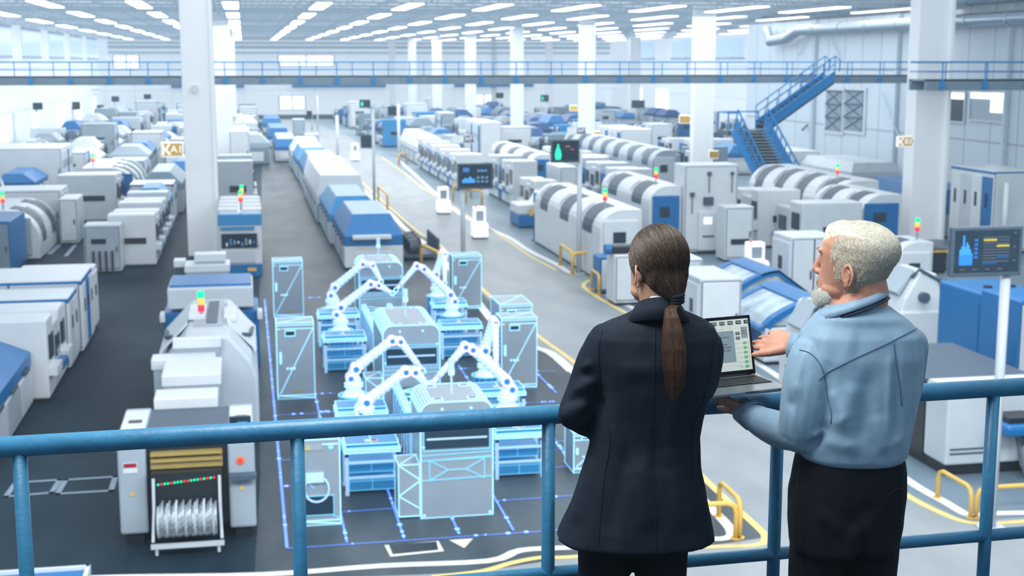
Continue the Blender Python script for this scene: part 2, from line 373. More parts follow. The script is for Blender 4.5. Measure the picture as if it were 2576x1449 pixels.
# ------------------------------------------------------------------ distant walkway with stairs
WY = 86.0
def wz(py): return RY(1000, py, WY).z
zt = wz(190); zb = wz(212); zr = wz(156)
def walkway(x0, x1, y0, label, side=False):
    r = thing('elevated_walkway', label, 'walkway', ((x0+x1)/2, y0, zb))
    hw = (x1-x0)/2; dz = zt-zb; hr = zr-zb
    b = MB(); b.box(-hw,hw,-.1,.1,0,dz); b.box(-hw,hw,1.5,1.7,0,dz); b.box(-hw,hw,-.1,1.7,dz-.08,dz); b.build('deck', 'grey', r)
    for yy in (-.1, 1.6):
        b = MB(); b.cyl((-hw,yy,hr),(hw,yy,hr),.045,seg=8); b.cyl((-hw,yy,dz+(hr-dz)*.45),(hw,yy,dz+(hr-dz)*.45),.03,seg=6); b.build('handrail', 'walkblue', r)
    x = -hw+.8
    while x < hw:
        b = MB(); b.cyl((x,-.14,dz*.2),(x,-.14,hr),.035,seg=6); b.prism([(x-.05,dz),(x+.05,dz),(x+.12,dz*.5),(x+.12,.05),(x-.12,.05),(x-.12,dz*.5)],-.2,-.1); b.build('post', 'walkblue', r); 
        b = MB(); b.cyl((x+1.1,1.6,dz),(x+1.1,1.6,hr),.03,seg=6); b.build('post', 'walkblue', r); x += 2.25
    return r
xa = RY(-60,190,WY).x; xc = RY(2078,190,WY).x; xd = WX-.1
walkway(xa, RY(1868,190,WY).x, WY, 'long grey elevated walkway with blue railings crossing the whole hall')
walkway(RY(2100,190,WY-2).x, xd, WY-2, 'short walkway section with blue railing along the right wall past the stair head')
walkway(RY(1868,190,WY).x+.1, RY(2060,190,WY).x, WY+.4, 'walkway section with blue railing leading to the head of the blue stairs')
walkway(RY(2280,190,64).x, xd, 62, 'nearer walkway section with blue railing beside the thick right column')
# stairs
SY = 84.0
def SP(px,py,dy=0): return RY(px,py,SY+dy)
st = thing('blue_staircase', 'blue steel staircase with a landing, climbing to the walkway at the right wall', 'staircase', (SP(1990,484).x, SY, 0))
so = st.location
def L(v): return Vector(v)-Vector(so)
lz = SP(1870,328).z
up0 = SP(1915,318); up1 = SP(2090,192)
for dy, nm in ((-.6,'stringer'),(1.0,'stringer')):
    a = L(up0)+Vector((0,dy,0)); c = L(up1)+Vector((0,dy,0)); b = MB()
    b.prism([(a.x,a.z-.35),(a.x,a.z+.35),(c.x,c.z+.35),(c.x,c.z-.35)], a.y, a.y+.12); b.build(nm, 'walkblue', st)
    b = MB(); b.tube([a+Vector((0,0,1.3)),c+Vector((0,0,1.3)),c+Vector((.35,0,1.0)),c+Vector((.3,0,.3))],.05,6); b.tube([a+Vector((0,0,.8)),c+Vector((0,0,.8))],.035,6)
    for k in range(7): q = a.lerp(c,k/6); b.cyl(q,q+Vector((0,0,1.3)),.035,seg=6)
    b.build('handrail', 'walkblue', st)
b = MB(); b.prism([(L(up0).x,L(up0).z-.5),(L(up0).x,L(up0).z-.35),(L(up1).x,L(up1).z-.35),(L(up1).x,L(up1).z-.5)],-.5,1.0); b.build('stair_underside', 'black', st)
b = MB(); n = 16
for k in range(n): q = L(up0).lerp(L(up1),(k+.5)/n); b.box(q.x-.16,q.x+.16,-.5,1.0,q.z,q.z+.05)
b.build('upper_tread', 'dgrey', st)
la = L(SP(1822,328)); lb = L(SP(1925,328))
b = MB(); b.box(la.x,lb.x,-.8,1.4,lz-.3,lz); b.build('landing', 'dgrey', st)
b = MB()
for (xx,yy) in ((la.x,1.3),(la.x,-.7),(lb.x,1.3)): b.cyl((xx,yy,lz),(xx,yy,lz+1.15),.05,seg=6)
b.tube([(lb.x,1.3,lz+1.15),(la.x,1.3,lz+1.15),(la.x,-.7,lz+1.15),(la.x+.8,-.7,lz+1.15)],.05,6); b.build('landing_rail', 'walkblue', st)
lowS = -9.0
for (pa,pb) in ((1848,1928),(1925,2015)):
    a = L(RY(pa,318,SY-.8)); c = L(RY(pb,484,SY-3.2)); c.z = max(c.z,0.0); b = MB()
    b.prism([(a.x-.3,a.z-.45),(a.x+.3,a.z+.45),(c.x+.4,c.z+.4),(c.x-.2,c.z-.1)],0,.15); 
    for v in b.bm.verts: v.co.y += -.8 + (-2.4)*((a.z-v.co.z)/(a.z-c.z))
    b.build('stringer', 'walkblue', st)
    b = MB(); o1 = Vector((.2,0,1.05)); b.tube([a+o1,c+o1],.06,6); b.tube([a+o1*.55,c+o1*.55],.04,6)
    for k in range(9): q = a.lerp(c,k/8); b.cyl(q,q+o1,.045,seg=6)
    b.build('handrail', 'walkblue', st)
b = MB(); a0 = L(RY(1852,322,SY-.8)); c0 = L(RY(1932,484,SY-3.2)); a1 = L(RY(1922,322,SY-.8)); c1 = L(RY(2012,484,SY-3.2))
for k in range(20):
    t = (k+.5)/20; p = a0.lerp(c0,t); q = a1.lerp(c1,t); b.box(p.x,q.x,p.y-.15,p.y+.15,p.z-.03,p.z+.03)
b.build('lower_tread', 'panel', st)
b = MB(); b._poly([a0+Vector((0,.3,-.2)),a1+Vector((0,.3,-.2)),c1+Vector((0,.3,-.2)),c0+Vector((0,.3,-.2))],[(0,1,2,3)]); b.build('stair_underside', 'black', st)
# ------------------------------------------------------------------ machines
def FB(xl, xr, yb, yt):
    A = G(xl, yb); Y0 = A.y; x1 = RY(xr, yb, Y0).x; h = RY((xl+xr)/2, yt, Y0).z
    return A.x, x1, Y0, h
def root(name, label, cat, X0, X1, Y0, L, group=None): return thing(name, label, cat, ((X0+X1)/2, Y0+L/2, 0), 0, group)
def lamp(r, x, y, z, s=1.0):
    b = MB(); b.cyl((x,y,z),(x,y,z+.25*s),.03*s,seg=8); o = b.build('signal_lamp', 'steel', r)
    for k, m in enumerate(('led_red','led_amber','led_green')):
        if s < 1.2 and k == 1: continue
        b = MB(); b.cyl((x,y,z+(.25+.13*k)*s),(x,y,z+(.37+.13*k)*s),.07*s,seg=10); b.build('lamp_lens', m, o)
FOOT = []
NAMES = []
def clash(x0,x1,y0,y1,g=.05): return [f for f in FOOT if f[0] < x1-g and f[1] > x0+g and f[2] < y1-g and f[3] > y0+g]
def fitted(fn):
    def w(name, label, px, L, *a, **k):
        x0, x1, y0, h = px
        if not label: return fn(name, label, px, L, *a, **k)
        for f in clash(x0,x1,y0,y0+L):
            if f[2] > y0+.8: L = min(L, f[2]-y0-.15)
            else: print('CLASH', label, '|', NAMES[FOOT.index(f)])
        FOOT.append((x0,x1,y0,y0+L)); NAMES.append(label); return fn(name, label, px, L, *a, **k)
    return w
def plinth(r, w, L, z=.12, m='black'):
    b = MB(); b.box(-w/2+.08,w/2-.08,-L/2+.08,L/2-.08,0,z+.02); b.build('plinth', m, r)
@fitted
def cabinet(name, label, px, L, col='white', cat='machine', door='white', slot=True, side=0, strip=None, lampat=None, win=None, screen=None, group=None, doors=1, rnd=.05, knob=True):
    X0,X1,Y0,h = px; w = X1-X0; r = root(name, label, cat, X0, X1, Y0, L, group); plinth(r,w,L)
    b = MB(); b.box(-w/2,w/2,-L/2,L/2,.1,h); b.build('body', col, r, bev=rnd)
    dw = (w-.1)/doors
    for k in range(doors):
        xa = -w/2+.05+k*dw; b = MB(); b.box(xa+.03,xa+dw-.03,-L/2-.04,-L/2+.02,.22,h-.12); o = b.build('door', door, r, bev=.02)
        b = MB(); b.box(xa+.0,xa+dw,-L/2-.012,-L/2+.01,.19,h-.09); b.build('door_seal', 'dgrey', o)
        if knob: b = MB(); b.box(xa+dw-.16,xa+dw-.1,-L/2-.09,-L/2-.04,h*.45,h*.56); b.build('handle', 'dgrey', o)
    if slot: b = MB(); b.box(-w*.22,w*.2,-L/2-.06,-L/2-.03,h*.55,h*.64); b.build('vent_slot', 'black', r)
    if win: b = MB(); b.box(-w*win[0],w*win[1],-L/2-.07,-L/2-.03,h*win[2],h*win[3]); b.build('window', 'glass', r)
    if screen: b = MB(); b.box(-w*.2,w*.12,-L/2-.09,-L/2-.03,h*screen,h*(screen+.14)); b.build('control_screen', 'dgrey', r); b = MB(); b.box(-w*.17,w*.09,-L/2-.1,-L/2-.085,h*(screen+.02),h*(screen+.12)); b.build('display', 'disp_blue', r)
    if side:
        sx = side*w/2; n = max(1,int(L/1.0)); dl = (L-.1)/n
        for k in range(n):
            ya = -L/2+.05+k*dl; b = MB(); b.box(sx-.02*side,sx+.04*side,ya+.03,ya+dl-.03,.22,h*.92); o = b.build('side_panel', ('white2','white','blue','white')[(k+len(label))%4] if n > 1 else door, r, bev=.015)
            b = MB(); b.box(sx+.035*side,sx+.06*side,ya+dl*.4,ya+dl*.6,h*.55,h*.72); b.build('side_window', 'glass', o)
    if strip: b = MB(); b.box(-w/2-.02,w/2+.02,-L/2-.02,L/2+.02,h-.16,h-.04); b.build('trim_strip', strip, r)
    if lampat is not None: lamp(r, lampat*w, -L/2+.4, h, 1.4)
    return r
mat('disp_blue', (.02,.2,.4), .2, emit=(.05,.45,.9), es=.8, noise=.3, nscale=12)
@fitted
def hooded(name, label, px, L, hood='blue', body='white2', top=None, hh=.42, cat='machine', ch=.28, side=-1, group=None, front=True, ends=.35):
    X0,X1,Y0,h = px; w = X1-X0; r = root(name, label, cat, X0, X1, Y0, L, group); plinth(r,w,L)
    zb = h*(1-hh); b = MB(); b.box(-w/2,w/2,-L/2,L/2,.1,zb); b.build('body', body, r, bev=.03)
    e = min(ends, L*.2); c = w*ch
    b = MB(); lo = [(-w/2,-L/2,zb),(w/2,-L/2,zb),(w/2,L/2,zb),(-w/2,L/2,zb)]; zm = zb+(h-zb)*.35
    mi = [(x*1.0,y,zm) for x,y,_ in lo]; to = [(-w/2+c,-L/2+e,h),(w/2-c,-L/2+e,h),(w/2-c,L/2-e,h),(-w/2+c,L/2-e,h)]
    b.loft([lo,mi,to]); o = b.build('hood', hood, r, bev=.02)
    if top: b = MB(); b.box(-w/2+c+.03,w/2-c-.03,-L/2+e+.03,L/2-e-.03,h-.03,h+.02); b.build('hood_top', top, o)
    n = max(2,int(L/1.6)); dl = L/n
    for k in range(n):
        for sx in (side,):
            b = MB(); b.box(sx*w/2-.02*sx,sx*w/2+.03*sx,-L/2+k*dl+.06,-L/2+(k+1)*dl-.06,.2,zb-.06); q = b.build('side_panel', 'panel' if k%2 else 'white2', r)
            b = MB(); b.box(sx*w/2+.02*sx,sx*w/2+.07*sx,-L/2+k*dl+dl*.3,-L/2+k*dl+dl*.7,zb+.02,zb+.12); b.build('hood_handle', 'dgrey', o)
    if front: b = MB(); b.box(-w*.32,w*.32,-L/2-.05,-L/2+.02,.3,zb*.75); b.build('front_panel', 'white', r, bev=.02)
    return r
def arcprof(w, h, side, rad, n=7):
    """cross-section whose shoulder on the given side is rounded"""
    P = [(-w/2*side, .1), (-w/2*side, h)]
    cx = w/2-rad
    for k in range(n+1):
        a = PI/2*(1-k/n); P.append(((cx+rad*math.cos(a))*side, h-rad+rad*math.sin(a)))
    P.append((w/2*side,.1)); return P
@fitted
def curved(name, label, px, L, side=-1, stripes=2, body='white', front='blue', rad=None, lampat=None, cat='machine', group=None, stripe='dgrey'):
    X0,X1,Y0,h = px; w = X1-X0; r = root(name, label, cat, X0, X1, Y0, L, group); plinth(r,w,L)
    rad = rad or min(w*.55,h*.6)
    b = MB(); b.prism(arcprof(w,h,side,rad),-L/2,L/2); b.build('body', body, r, bev=.02)
    dl = L/stripes; sw = dl*.36
    for k in range(stripes):
        yc = -L/2+dl*(k+.5); b = MB(); out = []; inn = []
        cx = w/2-rad
        for q in range(8):
            a = PI/2*(1.12-q/7*1.2); 
            if a > PI/2: a = PI/2  # glowing volume: haze brightness put in as emission instead of scattered light
            out.append(((cx+(rad+.03)*math.cos(a))*side, h-rad+(rad+.03)*math.sin(a)))
        b.loft([[(x,yc-sw/2,z),(x,yc+sw/2,z),(x*.93,yc+sw/2,z-.1),(x*.93,yc-sw/2,z-.1)] for x,z in out]); o = b.build('window_cover', stripe, r)
        b = MB(); b.tube([(x*1.01,yc+sw*.75,z+.02) for x,z in out[2:6]],.05,6); b.build('cover_handle', 'white', o)
    b = MB(); b.box(-w*.42,w*.42,-L/2-.12,-L/2+.02,.25,h*.86); b.build('front_panel', front, r, bev=.05)
    b = MB(); b.box(-w*.2,w*.1,-L/2-.16,-L/2-.1,h*.55,h*.7); b.build('control_screen', 'glass', r)
    if lampat is not None: lamp(r, lampat*w, -L/2+.6, h, 1.3)
    return r
@fitted
def stacked(name, label, px, L, steps=((1,.0,1),(.6,.35,1.0)), col='white', side=-1, cat='machine', accent='blue', group=None, lampat=None):
    X0,X1,Y0,h = px; w = X1-X0; r = root(name, label, cat, X0, X1, Y0, L, group); plinth(r,w,L)
    z = .1
    n = max(2,int(round(L/1.3))); dl = L/n
    for k in range(n):
        hh = h*(1,.86,.95,.8)[k%4]; b = MB(); b.box(-w/2,w/2,-L/2+k*dl,-L/2+(k+1)*dl-.04,.1,hh); m_ = b.build('module', (col,'white2',col,accent)[k%4] if k else col, r, bev=.06)
        b = MB(); sx = side*w/2; b.box(sx-.02*side,sx+.05*side,-L/2+k*dl+dl*.2,-L/2+k*dl+dl*.75,hh*.5,hh*.8); b.build('side_window', 'glass', m_)
        b = MB(); b.box(sx,sx+.22*side,-L/2+k*dl+.05,-L/2+(k+1)*dl-.1,hh*.32,hh*.42); b.build('side_shelf', accent if k%2 else 'white', m_)
    b = MB(); b.box(-w*.15,w*.3,-L/2-.05,-L/2,h*.45,h*.56); b.build('vent_slot', 'black', r)
    if lampat is not None: lamp(r, lampat*w, -L/2+.5, h, 1.3)
    return r
mat('pale_blue', (.34,.52,.70), .4, noise=.04)
def XB(X0,X1,Y0,h): return (X0,X1,Y0,h)
# ---- row 1, left of the first aisle, from the camera outward
hooded('oven_machine', 'nearest machine of the left row, with a faceted bright blue hood', XB(-10.6,-5.75,31.2,2.15), 6.0, hood='blue', body='white', side=1, hh=.5, ch=.3)
stacked('assembly_machine', 'white machine just behind the nearest blue hood, its side full of narrow panels', XB(-10.4,-5.35,37.4,2.25), 3.6, side=1)
cabinet('assembly_machine', 'white machine with a blue stripe across its flat top, behind the narrow panelled one', XB(-10.3,-5.25,41.2,2.2), 2.0, strip='blue', side=1, slot=False)
cabinet('assembly_machine', 'widest white machine of the left row, with a blue band along its top edge', XB(-9.4,-5.15,43.6,2.35), 3.0, strip='blue', door='white2', side=1, slot=False, doors=2)
cabinet('feeder_unit', 'small white rounded unit peeking over the widest left machine', XB(-7.6,-5.2,47.0,2.15), 1.6, slot=False, side=1)
cabinet('control_cabinet', 'grey cabinet with one dark slot and four vertical black bars on its front', FB(215,308,690,566), 1.5, col='white2', door='panel', doors=1, win=(.3,.1,.62,.72), slot=False)
r = bpy.data.objects[-1]
X0,X1,Y0,h = FB(215,308,690,566); r = thing('cable_duct_set', 'four thin black cable ducts on the front of the grey cabinet', 'cable ducts', ((X0+X1)/2,Y0-.06,.15))
for k in range(4): b = MB(); b.box(-.42+k*.26,-.34+k*.26,-.1,0,0,.85); b.build('cable_duct', 'black', r)
stacked('assembly_machine', 'long white stepped machine behind the grey cabinet with black bars', XB(-6.1,-4.05,62.2,2.35), 12, side=1)
b = None
hooded('oven_machine', 'machine in the second left block with a small blue faceted hood', XB(-6.0,-4.1,74.4,2.4), 4.2, hood='blue2', side=1)
cabinet('assembly_machine', 'white machine with a dark frame and blue top hatch before the yellow arrow sign', XB(-6.5,-4.1,79.5,2.2), 3.0, side=1, strip='dgrey', slot=False)
hooded('oven_machine', 'grey machine with blue top edge below the yellow arrow sign', XB(-6.3,-3.8,84,2.5), 7.5, hood='grey', top='pale_blue', body='panel', side=1)
# ---- row 0
cabinet('assembly_machine', 'tall white machine cut by the left edge beside the blue sided dark one', XB(-14.2,-10.55,57.0,2.35), 1.6, side=1, slot=False)
cabinet('assembly_machine', 'dark grey machine with deep blue side at the left edge', XB(-13.8,-9.9,60.5,2.35), 4.2, col='blue', door='grey', side=0, win=None, slot=False)
curved('placement_machine', 'curved shoulder machine with two dark window bands, nearest at the left edge', XB(-13.4,-9.4,65.2,2.3), 6.5, side=1, stripes=2, front='panel', lampat=.1)
cabinet('assembly_machine', 'white blocky machine behind the nearest curved shoulder machine at the left', XB(-12.6,-9.3,72.4,2.6), 3.0, side=1, slot=False)
cabinet('control_cabinet', 'narrow tall white cabinet at the end of the curved machine block', XB(-9.2,-8.3,70.6,2.3), 2.6, slot=False)
stacked('assembly_machine', 'white machine group with one dark square vent, middle of the left block', XB(-10.5,-7.3,80.5,2.7), 5.5, side=1)
curved('placement_machine', 'curved machine with a blue door behind the dark square vent machine', XB(-9.9,-6.6,87.0,2.6), 8.5, side=1, stripes=3, front='blue', lampat=-.3)
curved('placement_machine', 'wide curved white machine with black bands high at the left edge', XB(-21,-14.6,79.5,2.9), 9, side=1, stripes=3, front='white2', lampat=-.1)
hooded('oven_machine', 'low machine with a bright blue hood behind the left curved machines', XB(-15.8,-13.2,91,2.0), 6, side=1)
cabinet('assembly_machine', 'big plain white box machine behind the left curved machines', XB(-17.5,-12.4,98,3.2), 6, side=1, slot=False)
# ---- row 2: the reel fed printer seen head on
X0,X1,Y0,h = FB(305,648,1375,1092); w = X1-X0
r = root('reel_fed_printer', 'big reel fed machine with a row of silver reels under tiny red and green lights', 'machine', X0, X1, Y0, 2.2); L2 = 1.1
for s, (xa,xb) in ((0,(-w/2,-w/2+.52)),(1,(w/2-.5,w/2))):
    b = MB(); b.box(xa,xb,-L2,L2,.22,h); b.build('side_tower', 'panel', r, bev=.05)
    b = MB(); b.box(xa+.03,xb-.03,-L2+.02,L2-.3,h-.02,h+.03); b.build('tower_top', 'white', r, bev=.02)
    b = MB(); b.box(xa+.15,xb-.12,-L2+.9,-L2+1.1,h+.02,h+.04); b.build('recess_handle', 'black', r)
    b = MB(); b.box(xa+.1,xb-.1,-L2+.1,L2-.1,0,.24); b.build('foot', 'black', r)
b = MB(); b.box(-w/2+.52,w/2-.5,-L2+.15,L2,.3,h-.12); b.build('dark_core', 'black', r)
b = MB(); b.box(-w/2+.5,w/2-.48,-L2+.12,L2-.1,h-.14,h-.02); b.build('top_cover', 'dgrey', r)
b = MB(); b.prism([(-L2+.02,h-.62),(-L2+.3,h-.14),(-L2+.36,h-.14),(-L2+.2,h-.62)],-w/2+.6,w/2-.6,'x'); b.build('slatted_guard', mat('olive', (.26,.22,.10), .5, noise=.2, nscale=3, stretch=(.1,1,6)), r)
for k in range(3): b = MB(); b.box(-w/2+.6,w/2-.6,-L2-.02,-L2+.16,h-.62-.02+k*.12,h-.6+k*.12+.02); b.build('guard_slat', mat('ochre%d'%k, (.40,.31,.10), .5, noise=.1), r)
b = MB(); b.box(-w/2+.62,w/2-.62,-L2-.28,-L2+.2,h-1.5,h-.66); b.build('feeder_bank', 'black', r)
for k in range(18):
    g = k in (0,2,3,5,6,7,10,11,12,14,16); b = MB(); b.ball((-w/2+.74+k*(w-1.5)/17,-L2-.3,h-.86+.005*k),.022,u=8,v=6); b.build('indicator_light', 'led_green' if g else 'led_red', r)
mat('reel', (.42,.50,.56), .3, .55, noise=.25, nscale=9); mat('reel_dark', (.05,.08,.11), .4, noise=.2)
b = MB(); zr0 = .2
for s in (-1,1):
    b.tube([(s*(w/2-.66),-L2-.35,h-.72),(s*(w/2-.66),-L2-.5,h-1.3),(s*(w/2-.64),-L2-.75,zr0+.1)],.03,6)
    b.cyl((s*(w/2-.7),-L2-.75,.05),(s*(w/2-.7),-L2-.75,.22),.03)
b.box(-w/2+.6,w/2-.6,-L2-.8,-L2-.72,.18,.26); b.build('reel_rack_frame', 'white2', r)
nr = 26
for k in range(nr):
    x = -w/2+.74+k*(w-1.48)/(nr-1); b = MB(); b.cyl((x-.018,-L2-.52,.60+.03*(k%3)),(x+.018,-L2-.52,.60+.03*(k%3)),.30+.04*((k*7)%3)/2,seg=20); b.build('component_reel', 'reel' if k%4 else 'white2', r)
    b = MB(); b.box(x-.010,x+.010,-L2-.50,-L2-.44,.7,h-1.35); b.build('feeder_tape', 'reel' if k%3 else 'white', r)
b = MB(); b.box(-w/2+.1,-w/2+.36,-L2-.015,-L2,1.42,1.62); b.build('warning_plate', 'white', r)
b = MB(); b.box(-w/2+.115,-w/2+.345,-L2-.025,-L2-.01,1.53,1.61); b.build('red_label', mat('redlabel', (.35,.02,.05), .5, noise=.05), r)
for x in (-w/2+.25,w/2-.26):
    b = MB(); b.prism([(x-.05,.98),(x+.05,.98),(x,1.07)],-L2-.015,-L2); b.build('warning_triangle', 'yellow', r)
b = MB(); b.cyl((w/2-.27,-L2-.05,1.55),(w/2-.27,-L2,1.55),.05,seg=14); b.build('stop_button', 'led_red', r)
b = MB(); b.cyl((w/2-.27,-L2-.02,1.55),(w/2-.27,-L2,1.55),.08,seg=14); b.build('stop_button_base', 'orange', r)
b = MB(); b.box(w/2-.45,w/2-.05,-L2-.08,-L2,2.12,2.42); b.build('control_screen', 'glass', r); b = MB(); b.box(w/2-.3,w/2-.12,-L2-.09,-L2-.07,2.2,2.32); b.build('display', 'disp_blue', r)
b = MB(); b.box(w/2-.48,w/2+.02,-L2-.25,-L2,1.24,1.32); b.build('side_shelf', 'dgrey', r)
# boxes behind the printer
def openbox(px, L, label, lid='white', name='feeder_box', z0=.0, body='panel'):
    X0,X1,Y0,h = px; w = X1-X0
    if Y0 < 32.2: L = min(L, 32.2-Y0)
    r = root(name, label, 'feeder box', X0, X1, Y0, L)
    b = MB(); b.box(-w/2+.05,w/2-.05,-L/2+.04,L/2,0,h-.25); b.build('body', body, r)
    b = MB(); b.box(-w/2,w/2,-L/2,L/2,h-.26,h); b.build('lid', lid, r, bev=.03)
    return r
def HB(xl,xr,yt,z,Yn=None):  # top front edge at height z
    A = G(xl,yt,z); return A.x, RY(xr,yt,A.y).x, A.y, z
openbox(HB(386,548,1003,2.3),.8,'white flat feeder box lid right behind the reel fed machine')
openbox(HB(405,556,945,2.45),1.7,'larger white feeder box lid, second behind the reel fed machine')
openbox(HB(379,542,905,2.35),.62,'wide white feeder box lid with two small notches, third behind the reel fed machine')
openbox(HB(433,556,852,2.68),.6,'white sloping feeder box lid in front of the tall signal lamp')
# rounded machine with signal light
X0,X1,Y0,h = XB(-2.25,.12,32.3,2.65); w = X1-X0; L = 5.2
r = root('placement_machine', 'large pale machine with sloped shoulders and a green, amber and red signal lamp', 'machine', X0, X1, Y0, L)
prof = [(-w/2,.1),(-w/2,h*.62),(-w/2+.2,h*.74),(-w*.2,h),(w*.22,h),(w/2-.14,h*.76),(w/2,h*.60),(w/2,.1)]
b = MB(); b.prism(prof,-L/2,L/2); b.build('body', 'white2', r, bev=.08); plinth(r,w,L)
b = MB(); b.box(-w*.14,w*.16,-L/2+1.2,L/2-.4,h-.02,h+.03); b.build('top_recess', 'panel', r)
b = MB(); b.box(-.02,w*.1,-L/2+1.5,L/2-.6,h+.03,h+.05); b.build('dark_top_strip', 'dgrey', r)
for s in (-1,1):
    b = MB(); b.prism([(s*w*.2,h+.02),(s*(w/2-.12),h*.78),(s*(w/2-.06),h*.72),(s*(w/2-.02),h*.76),(s*w*.2,h+.09)],-L/2+1.4,L/2-.7); b.build('hinged_cover', 'white', r)
    b = MB(); b.tube([(s*w*.36,-L/2+1.5,h*.9),(s*w*.44,-L/2+2.2,h*.84),(s*w*.46,-L/2+3.4,h*.82)],.045,6); b.build('cover_handle', 'dgrey', r)
b = MB(); b.box(-w*.2,-w*.02,-L/2+2.0,-L/2+3.6,h+.02,h+.16); b.build('camera_box', 'white', r, bev=.03)
b = MB(); b.box(w*.16,w*.3,-L/2+2.0,-L/2+3.4,h*.98,h+.1); b.build('camera_box', 'white', r, bev=.03)
P = G(507,800,h+.05); b = MB(); lx = P.x-(X0+X1)/2; ly = P.y-(Y0+L/2)
b.cyl((lx,ly,h),(lx,ly,h+.25),.04); o = b.build('signal_lamp', 'steel', r)
for k, m in enumerate(('led_red','led_amber','led_green')): b = MB(); b.cyl((lx,ly,h+.22+.17*k),(lx,ly,h+.385+.17*k),.085,seg=14); b.build('lamp_lens', m, o)
# blue conveyor bridge
X0,X1,Y0,h = HB(425,633,745,2.3); w = X1-X0; L = 1.2
r = root('conveyor_bridge', 'blue machine with a wide white front panel behind the sloped shoulder machine', 'machine', X0-.1, X1+.1, Y0, 2.6); w += .2
b = MB(); b.box(-w/2-.1,w/2+.1,-.9,1.3,0,1.75); b.build('body', 'blue', r, bev=.05)
b = MB(); b.box(-w/2+.05,w/2-.05,-1.3,1.0,1.9,2.5); b.build('front_panel', 'white2', r, bev=.04); b = MB(); b.box(-w/2+.1,w/2-.1,-1.0,1.0,2.5,2.56); b.build('top_strip', 'blue', r)
for x in (-.4,.4): b = MB(); b.box(x-.12,x+.12,-1.5,-1.28,1.8,1.95); b.cyl((x,-1.5,1.8),(x,-1.5,2.0),.05); b.build('clamp_knob', 'black', r)
for s in (-1,1): b = MB(); b.box(s*(w/2+.12)-.08,s*(w/2+.12)+.08,-1.2,-.6,1.5,1.75); b.build('corner_bumper', 'white', r, bev=.03)
openbox(HB(463,578,668,2.2),1.2,'tall white box with a dark side vent behind the blue conveyor bridge')
openbox(HB(488,568,640,2.55),.7,'white lidded box against the foot of the thick left column')
openbox(HB(436,466,655,2.3),.6,'small white box with a dark grey body beside the thick left column', body='dgrey')
# white blue machine with glazed front
X0,X1,Y0,h = FB(553,662,698,540); w = X1-X0; L = 8.5
r = root('inspection_machine', 'white and blue machine with a glazed front showing small parts inside', 'machine', X0, X1, Y0, L)
b = MB(); b.box(-w/2,w/2,-L/2,L/2,.5,h); b.build('body', 'white', r, bev=.08); b = MB(); b.box(-w/2+.02,w/2-.02,-L/2-.02,L/2,.0,.52); b.build('blue_base', 'blue', r, bev=.03)
b = MB(); b.box(-w/2-.01,w/2+.01,-L/2-.05,-L/2+.6,h-.45,h+.02); b.build('blue_top_band', 'blue2', r, bev=.03)
b = MB(); b.box(-w/2+.12,w/2-.2,-L/2-.08,-L/2,h*.47,h*.70); o = b.build('window', 'glass', r)
for k in range(9): b = MB(); b.box(-w/2+.3+k*.16,-w/2+.38+k*.16,-L/2-.1,-L/2-.07,h*(.5+.015*(k%4)),h*(.56+.02*((k*3)%4))); b.build('inner_part', ('white','blue2','steel')[k%3], o)
b = MB(); b.box(-w/2+.1,w/2-.3,-L/2-.1,-L/2,h*.76,h*.81); b.build('blue_slot', 'blue2', r)
b = MB(); b.box(-w/2+.1,w/2-.3,-L/2-.07,-L/2,.6,h*.42); b.build('drawer', 'white2', r, bev=.02)
b = MB(); b.box(w*.15,w*.35,-L/2-.06,-L/2,.24,.38); b.build('warning_label', 'yellow', r)
lamp(r,0.05,-L/2+2.2,h,1.3); lamp(r,.1,-L/2+5,h,1.3)
for k in range(4):
    for s in (-1,1): b = MB(); b.box(s*w*.28-.42,s*w*.28+.42,-L/2+1.2+k*1.6,-L/2+2.4+k*1.6,h,h+.1); b.build('top_hatch', 'white2', r, bev=.02)
stacked('assembly_machine', 'tall pale grey machine behind the glazed inspection machine', FB(548,640,548,405), 9, side=1, col='white2')
cabinet('assembly_machine', 'narrow tall grey machine carrying a small yellow sign, beside the second left column', FB(580,630,440,330), 6, side=1, slot=False)
# ---- row 3: blue hood line, near end first
hooded('reflow_oven', 'nearest reflow oven of the centre line, faceted blue hood over a white base', FB(868,1015,680,545), 8.0, hood='blue', top='pale_blue', body='white', hh=.55, ch=.17, ends=1.0)
r = bpy.data.objects['reflow_oven']; b = MB(); b.box(-.95,.75,-4.35,-3.95,1.35,1.55); b.build('front_tray', 'white', r, bev=.05)
P = FB(868,1015,680,545); xa, xb, y0, hh_ = P
hooded('reflow_oven', 'second blue hooded oven of the centre line directly behind the nearest one', XB(xa-.15,xb-.3,y0+8.2,hh_), 9.0, hood='blue2', top='pale_blue', body='white2', hh=.5, ch=.17, ends=1.2)
hooded('oven_machine', 'long white topped machine of the centre line between two pairs of blue hoods', XB(xa-.3,xb-.1,y0+17.6,hh_+.35), 17, hood='white', top='white', body='panel', hh=.6, ch=.1, ends=.4)
hooded('reflow_oven', 'third blue hooded oven of the centre line behind the long white machine', XB(xa-.2,xb-.1,y0+36,hh_+.1), 10, hood='blue', top='pale_blue', body='panel', hh=.5, ch=.15, ends=1.0)
hooded('reflow_oven', 'fourth blue hooded oven of the centre line, close behind the third', XB(xa-.3,xb-.4,y0+46.5,hh_+.1), 9, hood='blue2', top='pale_blue', body='panel', hh=.5, ch=.15, ends=1.0)
hooded('oven_machine', 'domed white machine of the centre line behind the fourth blue hood', XB(xa-.4,xb-.3,y0+57,hh_+.3), 5, hood='white', body='panel', hh=.55, ch=.2, ends=1.2)
hooded('reflow_oven', 'separate blue topped machine at the far end of the centre line', FB(693,752,408,350), 12, hood='blue', top='pale_blue', hh=.5, ch=.1)
